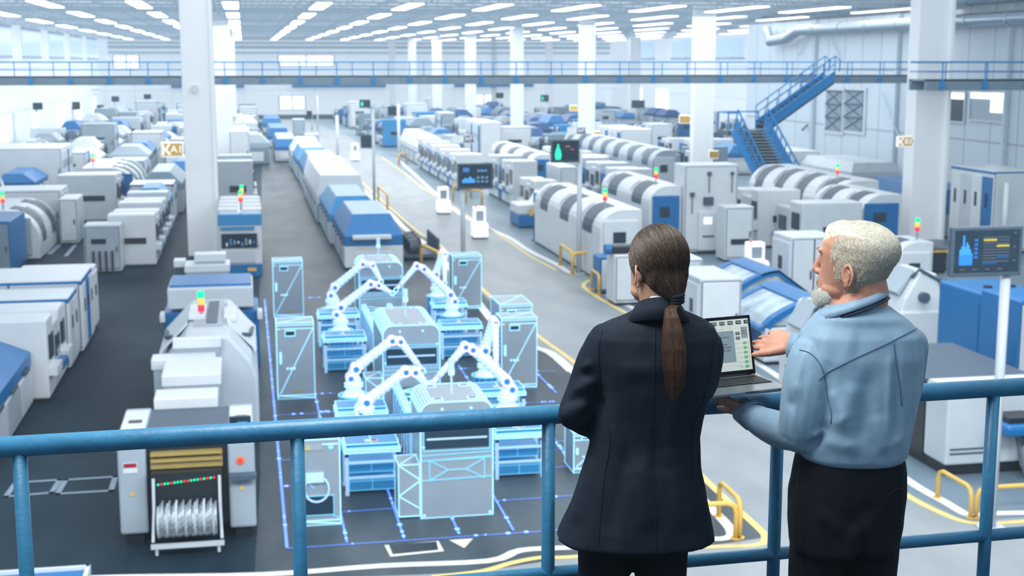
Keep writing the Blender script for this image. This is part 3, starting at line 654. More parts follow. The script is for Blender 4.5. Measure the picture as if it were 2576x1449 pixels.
hooded('reflow_oven', 'small blue topped machine before the last one of the centre line', FB(675,728,372,322), 12, hood='blue', hh=.6, ch=.1)
hooded('reflow_oven', 'last and smallest blue topped machine of the centre line', FB(662,710,336,298), 12, hood='blue', hh=.6, ch=.1)
cabinet('control_cabinet', 'grey standing cabinet right of the far blue topped machines', FB(738,768,345,300), 3, col='white2', door='panel', slot=False)
cabinet('control_cabinet', 'grey standing cabinet over the domed white machine', FB(768,803,372,338), 3, col='white2', door='white2', slot=False)
# dark trolley right of the near oven
r = thing('reel_trolley', 'dark trolley with tilted black reels beside the nearest reflow oven', 'trolley', tuple(G(1052,650)))
b = MB(); b.box(-.9,.9,-.8,3.0,.15,.3); b.box(-.9,-.8,-.8,3,.3,1.0); b.box(.8,.9,-.8,3,.3,1.0); b.build('frame', 'dgrey', r)
for k in range(6):
    b = MB(); b.cyl((-.5+.2*(k%2),-.5+k*.55,.62),(-.1+.2*(k%2),-.45+k*.55,.66),.36,seg=16); b.build('component_reel', 'black' if k%2 else 'reel_dark', r)
for x,y in ((-.8,-.7),(.8,-.7),(-.8,2.9),(.8,2.9)): b = MB(); b.cyl((x-.04,y,.08),(x+.04,y,.08),.08,seg=12); b.build('wheel', 'black', r)
# ---- right hand field, near to far
cabinet('tall_cabinet', 'tallest white cabinet with small black devices and a pale blue display, under the white column', FB(1718,1852,640,414), 1.6, door='white', doors=1, slot=False, knob=False)
r = bpy.data.objects['tall_cabinet']; w_ = FB(1718,1852,640,414); hw = (w_[1]-w_[0])/2; hh = w_[3]
for (x,z,s) in ((-.1,.9,.09),(.75,.9,.07),(-.72,.67,.10)):
    b = MB(); b.box(x*hw-s,x*hw+s,-.96,-.8,z*hh-s,z*hh+s); o = b.build('sensor_box', 'dgrey', r); b = MB(); b.cyl((x*hw,-.9,z*hh-.9),(x*hw,-.9,z*hh),.025,seg=6); b.build('cable', 'dgrey', o)
b = MB(); b.box(-.3*hw,.05*hw,-1.0,-.8,hh*.55,hh*.64); b.build('junction_box', 'dgrey', r)
b = MB(); b.box(-.5*hw,.35*hw,-1.1,-.8,.2,hh*.48); o = b.build('lower_panel', 'white', r, bev=.03); b = MB(); b.box(-.33*hw,-.02*hw,-1.13,-1.09,hh*.34,hh*.42); b.build('display', 'agv', o)
b = MB(); b.box(-.36*hw,.06*hw,-1.13,-1.09,hh*.2,hh*.215); b.build('slot', 'black', o)
cabinet('control_cabinet', 'white cabinet with a framed door and a wide black slot beside the tallest cabinet', FB(1822,1893,660,520), 1.2, win=(.3,.35,.32,.42), slot=False, rnd=.03)
def boxmachine(label, px, L, **k): return cabinet('assembly_machine', label, px, L, **k)
# blue lidded machine right of the laptop
def lidded(label, X0, X1, Y0, L, h):
    w = X1-X0; r = root('lidded_machine', label, 'machine', X0, X1, Y0, L); plinth(r,w,L)
    b = MB(); b.box(-w/2,w/2,-L/2,L/2,.1,h*.6); b.build('body', 'white', r, bev=.05)
    n = 8; out = [(-w/2,h*.62)]+[(-w/2+w*.62*(k/n), h*.66+h*.36*math.sin(k/n*PI/2)) for k in range(1,n+1)]+[(w/2,h*.62)]
    b = MB(); b.prism(out,-L/2+.15,L/2-.15); b.build('glass_dome', mat('domeglass%d'%int(Y0), (.50,.62,.72), .15, noise=.3, nscale=2), r)
    for yy in (-L/2,L/2-.35):
        b = MB(); b.prism([(x,z+.05) for x,z in out]+[(x*.9,z-.1) for x,z in out[::-1]],yy,yy+.35); b.build('arched_rib', 'blue', r)
    b = MB(); b.prism([(x,z+.07) for x,z in out[5:]]+[(x,z-.02) for x,z in out[5:][::-1]],-L/2,L/2); b.build('lid', 'blue', r)
    b = MB(); b.box(-w/2-.06,-w/2,-L/2+.3,-L/2+L*.6,h*.3,h*.5); b.build('front_display', 'dblue', r); b = MB(); b.box(-w/2-.2,-w/2,-L/2,L/2,h*.56,h*.62); b.build('edge_rail', 'blue', r)
    return r
p = G(1950,900); lidded('arched blue lid machine with a clear dome, nearer of the pair beside the laptop', p.x-.75, p.x+2.1, p.y-1.0, 3.4, 1.9)
p = G(1860,820); lidded('arched blue lid machine, farther of the pair beside the laptop', p.x-.55, p.x+2.2, p.y-.6, 3.2, 1.9)
cabinet('control_cabinet', 'grey white cabinet standing between the ponytail head and the blue lid machines', FB(1757,1862,905,700), 2.6, col='white2', door='white', slot=False, side=-1, doors=1)
cabinet('control_cabinet', 'low pale cabinet just right of the dark haired head', FB(1715,1765,790,650), 2.0, col='white', door='white2', slot=False, side=-1)
cabinet('assembly_machine', 'white cabinet machine with a riveted side hatch in front of the bearded man', FB(1985,2100,790,595), 1.8, doors=2, side=-1, slot=False)
stacked('assembly_machine', 'white machine with blue bumpers between the stair foot and the bearded man', FB(1905,2010,625,478), 3.4, side=-1)
stacked('assembly_machine', 'white machine with a blue left edge just above the bearded head', FB(2015,2165,650,510), 3.2, side=-1)
curved('placement_machine', 'long curved machine with broad dark bands and a signal lamp under the stairs', FB(2090,2205,600,455), 12, side=-1, stripes=4, front='white', lampat=-.3)
curved('placement_machine', 'dark banded curved machine ending in a big blue door near the right column', FB(2160,2262,640,490), 9, side=-1, stripes=2, front='blue')
hooded('oven_machine', 'grey machine with small blue wall boxes beneath the side wall', FB(2140,2262,500,410), 8.5, hood='white2', body='white2', hh=.4, ch=.08)
cabinet('assembly_machine', 'big blank white box machine right of the stair foot', FB(1975,2058,470,380), 6, slot=False)
curved('placement_machine', 'curved white machine with two broad dark bands left of the tallest cabinet', FB(1632,1712,640,468), 9, side=-1, stripes=2, front='blue', lampat=-.2)
curved('placement_machine', 'long white curved machine with dark bands behind the dark haired head', FB(1508,1612,712,528), 13, side=-1, stripes=3, front='white', lampat=-.3)
cabinet('tape_feeder', 'low white unit with a black top roll in front of the long curved machine', FB(1545,1660,770,640), 1.2, slot=False, doors=2)
b = MB(); q = FB(1545,1660,770,640); r = thing('plastic_roll', 'black covered roller with a blue end cap on the low white unit', 'roller', ((q[0]+q[1])/2,q[2]+.5,q[3]))
b.box(-.9,.9,-.3,.3,0,.3); b.build('cover', 'black', r, bev=.05); b = MB(); b.cyl((-1.15,0,.15),(-.9,0,.15),.2,seg=14); b.build('end_cap', 'blue', r)
cabinet('hose_cabinet', 'small white cabinet with blue sides by the guard rail left of the dark haired head', FB(1508,1562,742,646), 1.1, col='blue', door='white', slot=False, knob=False)
p = G(1560,745); r = thing('blue_hose_bundle', 'bundle of light blue hoses curling on the floor beside the small white cabinet', 'hoses', (p.x,p.y,0))
for k in range(3):
    b = MB(); b.tube([(-.25+.3*k,.1,1.3-.1*k),(-.25+.3*k,0,.6),(-.1+.3*k,-.15,.18),(.3+.3*k,-.2,.08),(1.0+.2*k,-.15,.12),(1.5,0,.3)],.07,8); b.build('hose', 'blue2', r, smooth=True)
# console with blue base
q = FB(1305,1385,575,520); X0,X1,Y0,h = q
r = root('operator_console', 'operator console with a blue base, tilted screen and white top at the aisle edge', 'console', X0, X1, Y0, 2.6); w = X1-X0
b = MB(); b.box(-w/2+.05,w/2-.05,-1.25,1.25,0,.1); b.build('plinth', 'black', r); b = MB(); b.box(-w/2,w/2,-1.3,1.3,.08,.75); b.build('base', 'blue', r, bev=.06); b = MB(); b.prism([(-w/2,.75),(-w/2,1.25),(w*.1,1.3),(w*.3,1.9),(w/2,1.9),(w/2,.75)],-1.2,1.2); b.build('top_shell', 'white', r, bev=.05)
b = MB(); b.box(-.1,.6,-1.5,-1.4,1.4,1.95); b.build('control_screen', 'dgrey', r); b = MB(); b.box(-.04,.54,-1.52,-1.5,1.45,1.9); b.build('display', 'disp_blue', r)
b = MB(); b.box(-.3,-.1,-1.36,-1.3,.7,1.1); b.build('yellow_panel', 'yellow', r)
p = G(1345,605); r = thing('barrier_post', 'thin dark blue post standing on the aisle in front of the operator console', 'post', (p.x,p.y,0)); b = MB(); b.cyl((0,0,0),(0,0,1.25),.07,seg=10); b.build('post', 'dblue', r); b = MB(); b.cyl((0,0,0),(0,0,.04),.2,seg=14); b.build('base_plate', 'dblue', r)
# machine line left of the console
stacked('assembly_machine', 'white machine row with dark glass doors behind the operator console', FB(1345,1402,558,455), 4.5, side=-1)
stacked('assembly_machine', 'white and blue sided machine left of the green bottle screen', FB(1290,1352,522,405), 9, side=-1, col='white')
stacked('assembly_machine', 'white machine line with a small dark slot next to the wide blue dashboard screen', FB(1150,1215,480,388), 22, side=-1, col='white')
hooded('assembly_machine', 'domed white machine at the far side of the aisle, rounded like a van', FB(1050,1112,416,342), 14, hood='white', body='white', hh=.6, ch=.2)
cabinet('tall_cabinet', 'large pale box machine with a dark left edge rising over the machine lines', FB(1208,1262,415,308), 8, slot=False, doors=1, side=-1)
cabinet('tall_cabinet', 'large pale box machine beside the green bottle screen column, with a dark seam', FB(1560,1638,430,325), 8, slot=False, side=-1)
cabinet('tall_cabinet', 'tall grey machine with dark side near two slim far columns', FB(1112,1146,352,284), 6, slot=False, side=-1, col='white2', door='panel')
cabinet('control_cabinet', 'white cabinet with a small black slot beneath the green bottle screen', FB(1408,1452,525,420), 4, win=(.3,.3,.35,.45), slot=False)
curved('placement_machine', 'dark curved machine with white and black bands left of the third column', FB(1640,1700,500,378), 26, side=-1, stripes=7, front='white2', body='panel')
stacked('assembly_machine', 'pale machine line under the dark banded curved machine', FB(1562,1640,540,425), 14, side=-1)
stacked('assembly_machine', 'grey and white machine line right of the green bottle screen', FB(1466,1533,470,392), 14, side=-1)
curved('placement_machine', 'curved machine with a blue door left of the green bottle screen', FB(1335,1385,478,388), 16, side=-1, stripes=3, front='blue')
# right edge group
curved('placement_machine', 'pale machine with green, amber and red signal lamp right of the white haired head', FB(2250,2340,780,610), 2.0, side=-1, stripes=1, front='white', lampat=.25)
def slopecover(label, px, L):
    X0,X1,Y0,h = px; w = X1-X0; r = root('winding_machine', label, 'machine', X0, X1, Y0, L); plinth(r,w,L)
    b = MB(); b.box(-w/2,w/2,-L/2,L/2,.1,h*.55); b.build('body', 'white', r, bev=.06)
    b = MB(); b.prism([(-w/2,h*.5),(-w/2+.15,h*.7),(-w*.1,h),(w*.3,h),(w/2,h*.6),(w/2,h*.5)],-L/2+.1,L/2-.1); b.build('sloped_cover', 'white', r, bev=.06)
    b = MB(); b.prism([(-w/2+.1,h*.72),(-w*.14,h*.98),(-w*.1,h*1.03),(-w/2+.02,h*.76)],-L/2+.4,L/2-.4); b.build('glass_cover', 'panel', r)
    b = MB(); b.tube([(-w*.2,-L/2+.3,h*.95),(-w*.1,-L/2+.1,h*1.05),(w*.4,-L/2+.1,h*.9)],.06,8); b.build('cover_arm', 'dgrey', r)
    b = MB(); b.cyl((0,-L/2-.1,h*.72),(0,-L/2+.2,h*.72),.16,seg=14); b.build('motor_knob', 'dgrey', r); return r
slopecover('white machine with a clear sloping cover and round black knob beside the blue box machine', FB(2262,2372,900,690), 2.2)
slopecover('white machine with a sloping nose below the bearded chin, near the pointing hand', FB(2020,2130,1010,775), 1.8)
q = FB(2450,2600,1005,735); X0,X1,Y0,h = q
r = root('blue_box_machine', 'big solid blue box machine with a white lower body below the dashboard screen', 'machine', X0, X1, Y0, 2.2); w = X1-X0
b = MB(); b.box(-w/2,w/2,-1.1,1.1,.9,h); b.build('upper_body', 'blue', r, bev=.06); b = MB(); b.box(-w/2-.2,w/2,-1.2,1.1,.1,.9); b.build('lower_body', 'white2', r, bev=.04)
for k in range(3): b = MB(); b.cyl((-.2+.35*k,-.3-.3*(k%2),h),(-.2+.35*k,-.3-.3*(k%2),h+.05),.12,seg=14); b.build('top_port', 'black', r)
b = MB(); b.box(-w*.25,-w*.1,-1.14,-1.1,h*.75,h*.79); b.build('recess_handle', 'black', r); b = MB(); b.box(-w*.28,-w*.18,-1.13,-1.1,h*.47,h*.55); b.build('warning_label', 'white', r)
b = MB(); b.cyl((-w*.3,-1.26,.6),(-w*.3,-1.2,.6),.07,seg=12); b.build('button', 'yellow', r); b = MB(); b.box(-w*.3-1.6,w*.2,-1.5,-1.25,.28,.4); b.build('front_rail', 'white', r)
b = MB(); b.box(w*.2,w*.36,-1.4,-1.1,1.3,1.75); b.build('white_block', 'white', r, bev=.03); b = MB(); b.box(w*.16,w*.44,-1.5,-1.1,1.1,1.3); b.build('blue_bumper', 'blue', r, bev=.06)
q = FB(2545,2680,1085,755); X0,X1,Y0,h = q
cabinet('assembly_machine', 'white machine with blue edges cut by the right edge behind the grey pole', q, 1.8, col='blue', door='white2', slot=False, doors=2, win=None)
p = G(2545,1000,1.2); r = thing('blue_bumper_tray', 'blue edged tray sticking out of the machine at the right edge', 'tray', (p.x,p.y-.2,1.1)); b = MB(); b.box(-.25,.9,-.3,.2,0,.18); b.build('tray', 'blue', r, bev=.06); b = MB(); b.box(0,1.1,-.55,-.3,.1,.14); b.build('shelf_plate', 'white', r)
# reel feeder with dark side at bottom right
q = FB(2375,2640,1200,975); X0,X1,Y0,h = q; w = X1-X0
r = root('reel_feeder_machine', 'grey white feeder machine with a black side and dark glossy top at the lower right', 'machine', X0, X1, Y0, 4.6)
b = MB(); b.box(-w/2,w/2,-2.3,-1.3,.25,h); b.build('front_body', 'white2', r, bev=.05); b = MB(); b.box(-w/2-.02,w/2,-1.3,2.3,.2,h-.05); b.build('rear_body', 'black', r)
b = MB(); b.box(-w/2,w/2,-1.3,2.3,h-.06,h+.02); b.build('dark_top', 'dgrey', r); b = MB(); b.box(-w/2+.03,w/2,-2.28,-1.35,h,h+.03); b.build('white_top', 'white', r)
for x in (-w/2+.35,w*.18): b = MB(); b.box(x,x+.22,-2.0,-1.8,h+.03,h+.045); b.build('recess_handle', 'black', r)
b = MB(); b.box(-w/2-.04,-w/2-.02,-.9,.5,1.05,1.5); b.build('warning_plate', 'white', r); b = MB(); b.box(-w/2-.05,-w/2-.035,-.7,.0,1.3,1.42); b.build('red_label', M['redlabel'], r)
b = MB(); b.prism([(.15,1.12),(.35,1.12),(.25,1.32)],-w/2-.05,-w/2-.035,'x'); b.build('warning_triangle', 'yellow', r)
for z in (.5,.6): b = MB(); b.box(-w/2+.1,-w/2+.9,-2.33,-2.3,z,z+.03); b.build('vent_line', 'dgrey', r)
b = MB(); b.box(-w/2+.05,w/2,-2.2,2.2,0,.25); b.build('plinth', 'black', r)
b = MB(); b.box(-w*.12,w*.14,-3.1,-2.3,1.05,1.3); b.build('side_tray', 'blue', r, bev=.08); b = MB(); b.box(-w*.06,w*.2,-2.9,-2.3,1.3,1.42); b.build('tray_motor', 'black', r)
b = MB(); b.box(w*.18,w*.5,-3.0,-2.3,.85,1.28); b.build('feeder_bank', 'black', r); b = MB(); b.box(w*.2,w*.5,-2.9,-2.3,1.28,1.34); b.build('blue_deck', 'blue', r)
for k in range(10):
    b = MB(); x = w*.17+k*.11; b.cyl((x,-2.75,.42),(x+.07,-2.75,.42),.34,seg=22); b.build('component_reel', 'reel' if k%3 else 'white2', r)
b = MB(); b.tube([(w*.12,-2.4,1.0),(w*.12,-2.9,.1)],.04,6); b.build('rack_leg', 'dgrey', r)
cabinet('assembly_machine', 'white machine with a blue top peeking over the right edge near the ceiling columns', FB(2490,2600,640,430), 4, side=-1, slot=False, strip='blue')
hooded('oven_machine', 'long blue topped machine right of the thick right column', FB(2372,2500,600,478), 9, hood='blue', body='panel', hh=.5, ch=.1)
cabinet('storage_unit', 'dark shelf unit with a yellow top tray between the right column and the dashboard screen', FB(2322,2382,690,628), 1.6, col='black', door='black', cat='shelf unit', strip='yellow', slot=False)
# cabinet partly hidden and low blue tray bottom left
b = MB(); q = [G(*p_) for p_ in ((-60,1440),(192,1425),(210,1500),(-60,1520))]
p = G(70,1436,.9); r = thing('blue_tray_table', 'corner of a white framed blue tray table at the bottom left behind the railing', 'table', (p.x-.4,p.y-.55,0))
b = MB(); b.box(-1.1,1.33,-.55,.55,.80,.86); b.build('blue_top', 'blue', r); b = MB(); b.box(-1.13,1.36,.53,.60,.78,.92); b.box(1.30,1.37,-.58,.60,.78,.92); b.box(-1.13,1.36,-.6,-.53,.78,.92); b.build('rim', 'white', r)
for x in (-1.0,1.25):
    for y in (-.5,.5): b = MB(); b.box(x-.04,x+.04,y-.04,y+.04,0,.8); b.build('leg', 'white2', r)
# pipe robot clutter by stairs
p = G(2105,440); r = thing('pipe_rack', 'dark pipework with curled hoses in front of the side wall', 'pipework', (p.x,p.y,0))
b = MB()
for k in range(6): x = -2.2+k*.8; b.tube([(x,0,0),(x,0,1.8),(x+.4,0,2.6),(x+.1,0,3.6),(x-.5,0,4.0),(x-.9,0,3.6)],.09,6)
b.build('hoses', 'dgrey', r); b = MB(); b.box(-2.5,2.0,-.4,.4,1.2,2.4); b.build('valve_block', 'dgrey', r); b = MB()
for x in (1.0,4.0): b.box(x-.12,x+.12,-.1,.1,0,6.2)
b.box(1,4,-.1,.1,4.0,4.3); b.build('support_frame', 'dgrey', r); lamp(r,.2,-.6,2.4,2.2)
# ------------------------------------------------------------------ AGVs
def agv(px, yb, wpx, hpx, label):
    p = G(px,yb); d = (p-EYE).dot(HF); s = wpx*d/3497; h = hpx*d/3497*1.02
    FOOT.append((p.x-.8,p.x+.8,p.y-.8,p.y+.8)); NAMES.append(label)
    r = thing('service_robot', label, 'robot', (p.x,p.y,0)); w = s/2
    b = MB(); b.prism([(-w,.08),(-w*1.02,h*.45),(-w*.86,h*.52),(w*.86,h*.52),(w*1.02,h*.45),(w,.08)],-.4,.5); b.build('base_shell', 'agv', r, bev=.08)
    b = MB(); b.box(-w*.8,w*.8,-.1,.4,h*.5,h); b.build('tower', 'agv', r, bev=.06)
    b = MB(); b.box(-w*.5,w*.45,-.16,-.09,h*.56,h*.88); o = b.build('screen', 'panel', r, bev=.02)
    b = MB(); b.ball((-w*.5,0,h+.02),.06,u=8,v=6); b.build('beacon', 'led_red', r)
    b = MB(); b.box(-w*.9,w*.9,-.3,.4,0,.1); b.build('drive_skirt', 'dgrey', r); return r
agv(1116,538,34,68,'glowing white service robot farther along the aisle, below the blue dashboard screen')
agv(1207,600,40,80,'larger glowing white service robot nearest on the aisle line')
agv(894,405,21,44,'tiny white service robot far down the aisle')
agv(646,376,20,32,'tiny white service robot on the far side of the centre machine line')
agv(1900,700,58,92,'glowing white service robot with grey screen right of the dark haired head')
agv(862,300,14,26,'faint glowing robot at the end of the bright aisle')
# ------------------------------------------------------------------ screens on poles
def screen(cx, cy, wpx, hpx, basey, label, kind, polepx=8, px=None, tilt=0.0, bt=.1):
    px = px or cx; p = G(px,basey); d = (p-EYE).dot(HF); k = d/3497
    FOOT.append((p.x-.9,p.x+.9,p.y-.6,p.y+.6)); NAMES.append(label)
    T = RY(cx,cy,p.y-.15); w = wpx*k/2; h = hpx*k/2
    r = thing('display_screen', label, 'screen', (p.x,p.y,0)); x0 = T.x-p.x; z0 = T.z
    b = MB(); b.cyl((0,0,0),(0,0,z0),polepx*k/2,seg=12); b.build('pole', 'white2', r, smooth=True); b = MB(); b.cyl((0,0,0),(0,0,.05),polepx*k*1.4,seg=16); b.build('pole_base', 'white2', r)
    b = MB(); b.box(x0-w,x0+w,-.25,-.12,z0-h,z0+h); o = b.build('screen_case', 'dgrey', r, bev=w*.04)
    b = MB(); b.box(x0-w*.9,x0+w*.9,-.262,-.25,z0-h*.82,z0+h*.86); b.build('screen_face', 'glass', o)
    def bar(xa,xb,za,zb,m): b = MB(); b.box(x0+w*xa,x0+w*xb,-.275,-.262,z0+h*za,z0+h*zb); b.build('screen_graphic', m, o)
    if kind == 'bottle':
        b = MB(); b.prism([(x0+w*(xx-.52),z0+h*zz) for xx,zz in ((-.17,-.72),(-.22,-.3),(-.16,.1),(-.06,.35),(-.05,.62),(.05,.62),(.07,.35),(.18,.05),(.24,-.3),(.18,-.72))],-.28,-.262); b.build('bottle_graphic', 'scr_green', o)
        bar(.0,.3,.38,.46,'scr_amber'); bar(.35,.6,.12,.2,'scr_red')
    elif kind == 'blank':
        bar(-.7,-.35,-.5,.4,'scr_green')
    elif kind == 'dash':
        for k_ in range(5): bar(-.7,-.7+.35+.02*(k_%3),.62-k_*.07,.655-k_*.07,'scr_blue')
        b = MB(); b.prism([(x0+w*xx,z0+h*zz) for xx,zz in ((-.75,-.5),(-.75,-.3),(-.55,-.1),(-.42,-.2),(-.3,.02),(-.12,-.22),(-.02,-.18),(-.02,-.5))],-.28,-.262); b.build('chart_graphic', 'scr_blue', o)
        for i in range(3):
            for j in range(2): bar(.08+i*.24,.22+i*.24,-.18-j*.3,-.02-j*.3,'scr_pale')
        for i in range(3): bar(.1+.2*i,.24+.2*i,.35,.5,'scr_pale' if i!=1 else 'scr_blue')
    elif kind == 'bars':
        for i, v in enumerate((.15,.35,.95,.3,.55,.4,.15,-.05)): bar(-.78+i*.045,-.74+i*.045,-.52,v*.7,'scr_blue')
        bar(-.78,-.42,-.52,-.1,'scr_blue')
        for i in range(5): bar(-.37,-.28,.42-i*.17,.52-i*.17,'scr_blue2')
        for i in range(9):
            bar(-.12,.25,.55-i*.12,.585-i*.12,'scr_dim'); bar(.27,.60,.55-i*.12,.585-i*.12,'scr_dim')
        bar(-.12,.24,.42,.50,'scr_yellow'); bar(.26,.6,.18,.26,'scr_yellow'); bar(-.15,.26,-.5,-.4,'scr_navy'); bar(.26,.6,-.28,-.16,'scr_navy')
        for i in range(3): bar(.72,.78,.7-i*.55,.76-i*.55,'scr_dim')
        for i in range(4): bar(-.75+.35*i,-.62+.35*i,-.72,-.68,'scr_dim')
    return r
mat('scr_green', (0,.5,.3), .3, emit=(.02,.85,.45), es=1.0, noise=.01); mat('scr_amber', (.3,.15,.02), .3, emit=(.6,.3,.08), es=.6, noise=.01); mat('scr_red', (.3,.05,.02), .3, emit=(.6,.12,.1), es=.6, noise=.01)
mat('scr_blue', (.02,.15,.4), .3, emit=(.06,.34,.85), es=.9, noise=.01); mat('scr_blue2', (.02,.1,.3), .3, emit=(.03,.2,.6), es=.6, noise=.01); mat('scr_pale', (.1,.2,.3), .3, emit=(.2,.45,.7), es=.4, noise=.01)
mat('scr_dim', (.08,.1,.13), .3, emit=(.15,.2,.25), es=.3, noise=.01); mat('scr_yellow', (.4,.35,.05), .3, emit=(.65,.58,.1), es=.8, noise=.01); mat('scr_navy', (.01,.05,.15), .3, emit=(.02,.12,.3), es=.5, noise=.01)
screen(2476,631,198,128,1330,'big dark dashboard screen with blue bars and yellow lines on a grey pole','bars',26,px=2492)
screen(1195,443,92,66,655,'dark screen with blue charts on a pole standing over the near aisle','dash',12,px=1165)
screen(1421,380,74,58,690,'dark screen showing a glowing green bottle shape on a white pole','bottle',13,px=1456)
screen(918,261,28,21,330,'small far screen with a green glow at its left, above the slim poles','blank',6,px=928)
screen(1370,247,21,17,320,'small far screen with green glow hanging over the right machine rows','blank',5,px=1374)
screen(95,267,24,18,375,'small dark blue screen at the far left between two pale columns','none',4,px=97)
screen(192,266,20,20,348,'small dark screen at the far left next to the third pale column','none',4,px=186)
screen(253,273,18,18,318,'small dark screen near the far left corner of the hall','none',4,px=246)
screen(290,249,19,14,300,'small dark screen just right of the far left corner','none',3,px=290)
screen(371,243,18,12,296,'small dark screen left of the thick column under the walkway','none',3,px=371)
screen(778,289,14,21,330,'narrow dark screen seen edge on near the bright far door','none',4,px=785)
screen(925,356,36,34,420,'dark screen back halfway up a slim pole along the aisle','none',5,px=940)
screen(990,279,30,24,350,'dark screen back with bracket on the pole right of the small green screen','none',5,px=1004)
screen(1605,262,34,20,330,'dark screen in the clutter left of the third column','none',4,px=1600)
screen(1257,240,20,14,310,'tiny dark screen beside the bright wall window pair','none',3,px=1257)
def pole(px, yb, yt, wpx, label, arm=0):
    p = G(px,yb); d = (p-EYE).dot(HF); k = d/3497; FOOT.append((p.x-.3,p.x+.3,p.y-.3,p.y+.3)); NAMES.append(label); r = thing('pole', label, 'pole', (p.x,p.y,0)); z = RY(px,yt,p.y).z
    b = MB(); b.cyl((0,0,0),(0,0,z),wpx*k/2,seg=10); b.build('shaft', 'white', r, smooth=True); b = MB(); b.cyl((0,0,0),(0,0,.06),wpx*k*1.2,seg=12); b.build('base_plate', 'white2', r)
    if arm: b = MB(); b.box(-arm*k,arm*k,-.05,.05,z-.1,z); b.build('cross_arm', 'grey', r)
for a in ((942,520,275,8,'tall white pole beside the yellow guard rail on the centre aisle'),(1004,412,262,8,'white pole standing at the start of the domed machine'),(850,400,290,8,'white pole at the edge of the domed centre line machine'),
          (42,420,285,7,'white pole among the machines at the far left'),(2523,650,460,14,'thick white pole before the machine at the right edge'),(165,330,228,3,'thin dark pole with cross arm at the far left'),(243,320,225,3,'thin pole with cross arm before the far left corner',),
          (800,330,240,4,'thin pole near the bright far door')): pole(*a, arm=12 if 'cross' in a[4] else 0)
# ------------------------------------------------------------------ guard rails
def guard(pts, label, h=None, r_=.07, z=.95):
    P = [G(*q) for q in pts]; P = [Vector((p.x,p.y,0)) for p in P]; c = P[0]; h = h or z
    r = thing('guard_rail', label, 'guard rail', tuple(c)); Q = [p-c for p in P]; b = MB()
    a, e = Q[0], Q[-1]; u = (Q[1]-Q[0]).normalized(); v = (Q[-2]-Q[-1]).normalized(); c2 = .18
    path = [a, a+Vector((0,0,h-c2)), a+Vector((0,0,h-c2*.3))+u*c2*.3, a+Vector((0,0,h))+u*c2]
    path += [q+Vector((0,0,h)) for q in Q[1:-1]]
    path += [e+Vector((0,0,h))+v*c2, e+Vector((0,0,h-c2*.3))+v*c2*.3, e+Vector((0,0,h-c2)), e]
    b.tube(path, r_, 10); b.build('rail_tube', 'yellow', r, smooth=True)
    for q in (a,e): b = MB(); b.cyl(q,q+Vector((0,0,.03)),r_*2,seg=12); b.build('foot_plate', 'yellow', r)
    return r
guard([(2358,1252),(2441,1303)],'yellow guard rail along the white line at the lower right, left one of two',z=.62,r_=.045)
guard([(2455,1303),(2660,1290)],'yellow guard rail running off the right edge at the floor corner',z=.62,r_=.045)
guard([(1808,1300),(1860,1354)],'yellow guard rail at the corner of the marked island, slanting side',z=.75,r_=.05)
guard([(1740,1362),(1850,1356)],'yellow guard rail at the corner of the marked island, partly behind the dark jacket',z=.72,r_=.05)
guard([(1410,668),(1440,690)],'small pale yellow guard rail left of the small white cabinet, short side')
guard([(1440,692),(1500,690)],'pale yellow guard rail left of the small white cabinet, long side')
guard([(1489,728),(1507,742)],'stubby yellow guard rail before the small white cabinet',z=.8)
guard([(1172,512),(1212,518)],'far yellow guard rail between the two glowing robots')
guard([(1140,505),(1185,500)],'far yellow guard rail below the blue chart screen')
guard([(952,505),(975,528)],'yellow guard rail at the foot of the tall white pole')
guard([(1060,668),(1104,690)],'yellow guard rail just behind the dark reel trolley')
guard([(1003,415),(1022,412)],'tiny yellow rail at the domed machine')
# ------------------------------------------------------------------ hanging signs
def sign(cx, cy, wpx, hpx, d, txt, label, border=True, arrow=True):
    p = RD(cx,cy,d); k = d/3497; w = wpx*k/2; h = hpx*k/2
    r = thing('aisle_sign', label, 'sign', (p.x,p.y,p.z)); b = MB(); b.box(-w,w,-.05,.05,-h,h); b.build('board', 'agv', r, bev=min(w,h)*.15)
    b = MB(); b.box(-w*.9,w*.9,-.07,-.05,-h*.8,h*.8); o = b.build('yellow_field', 'yellow', r)
    if arrow:
        b = MB(); b.box(-w*.85,-w*.7,-.09,-.07,-h*.7,h*.7); b.prism([(-w*.3,h*.7),(-w*.1,h*.7),(-w*.45,0),(-w*.1,-h*.7),(-w*.3,-h*.7),(-w*.68,0)],-.09,-.07); b.build('arrow_mark', 'agv', o)
    if txt: text(txt, h*1.3, 'agv', o, (w*.40,-.08,0))
    b = MB(); b.box(w*.9,w*1.15,.02,.05,-h*.2,h*.2); b.build('bracket', 'steel', r); return r
sign(433,376,56,40,57.5,'A1','yellow aisle sign reading K A1 fixed to the thick left column')
sign(2275,356,44,28,68,'B3','yellow aisle sign reading K B3 on the thick right column')
sign(1795,389,26,22,95,'','small yellow sign low on the third column',arrow=False)
sign(1722,300,30,22,96,'','small pale yellow sign left of the third column',arrow=False)
sign(1500,338,22,18,120,'','small yellow sign right of the fourth column',arrow=False)
sign(1443,272,22,16,118,'','small pale sign left of the fourth column, high up',arrow=False)
sign(593,350,24,16,112,'','small yellow sign on the narrow tall grey machine',arrow=False)
sign(2130,228,1,1,200,'','',arrow=False) if False else None
def lineSign(cx,cy,wpx,hpx,d,txt,label):
    p = RD(cx,cy,d); k = d/3497; w = wpx*k/2; h = hpx*k/2; r = thing('line_sign', label, 'sign', tuple(p))
    b = MB(); b.box(-w,w,-.04,.04,-h,h); b.build('board', 'white', r); b = MB(); b.box(0,w,-.06,-.04,-h*.8,h*.8); b.build('dark_frame', 'dgrey', r); text(txt,h*1.3,'agv',r,(w*.5,-.08,0)); return r
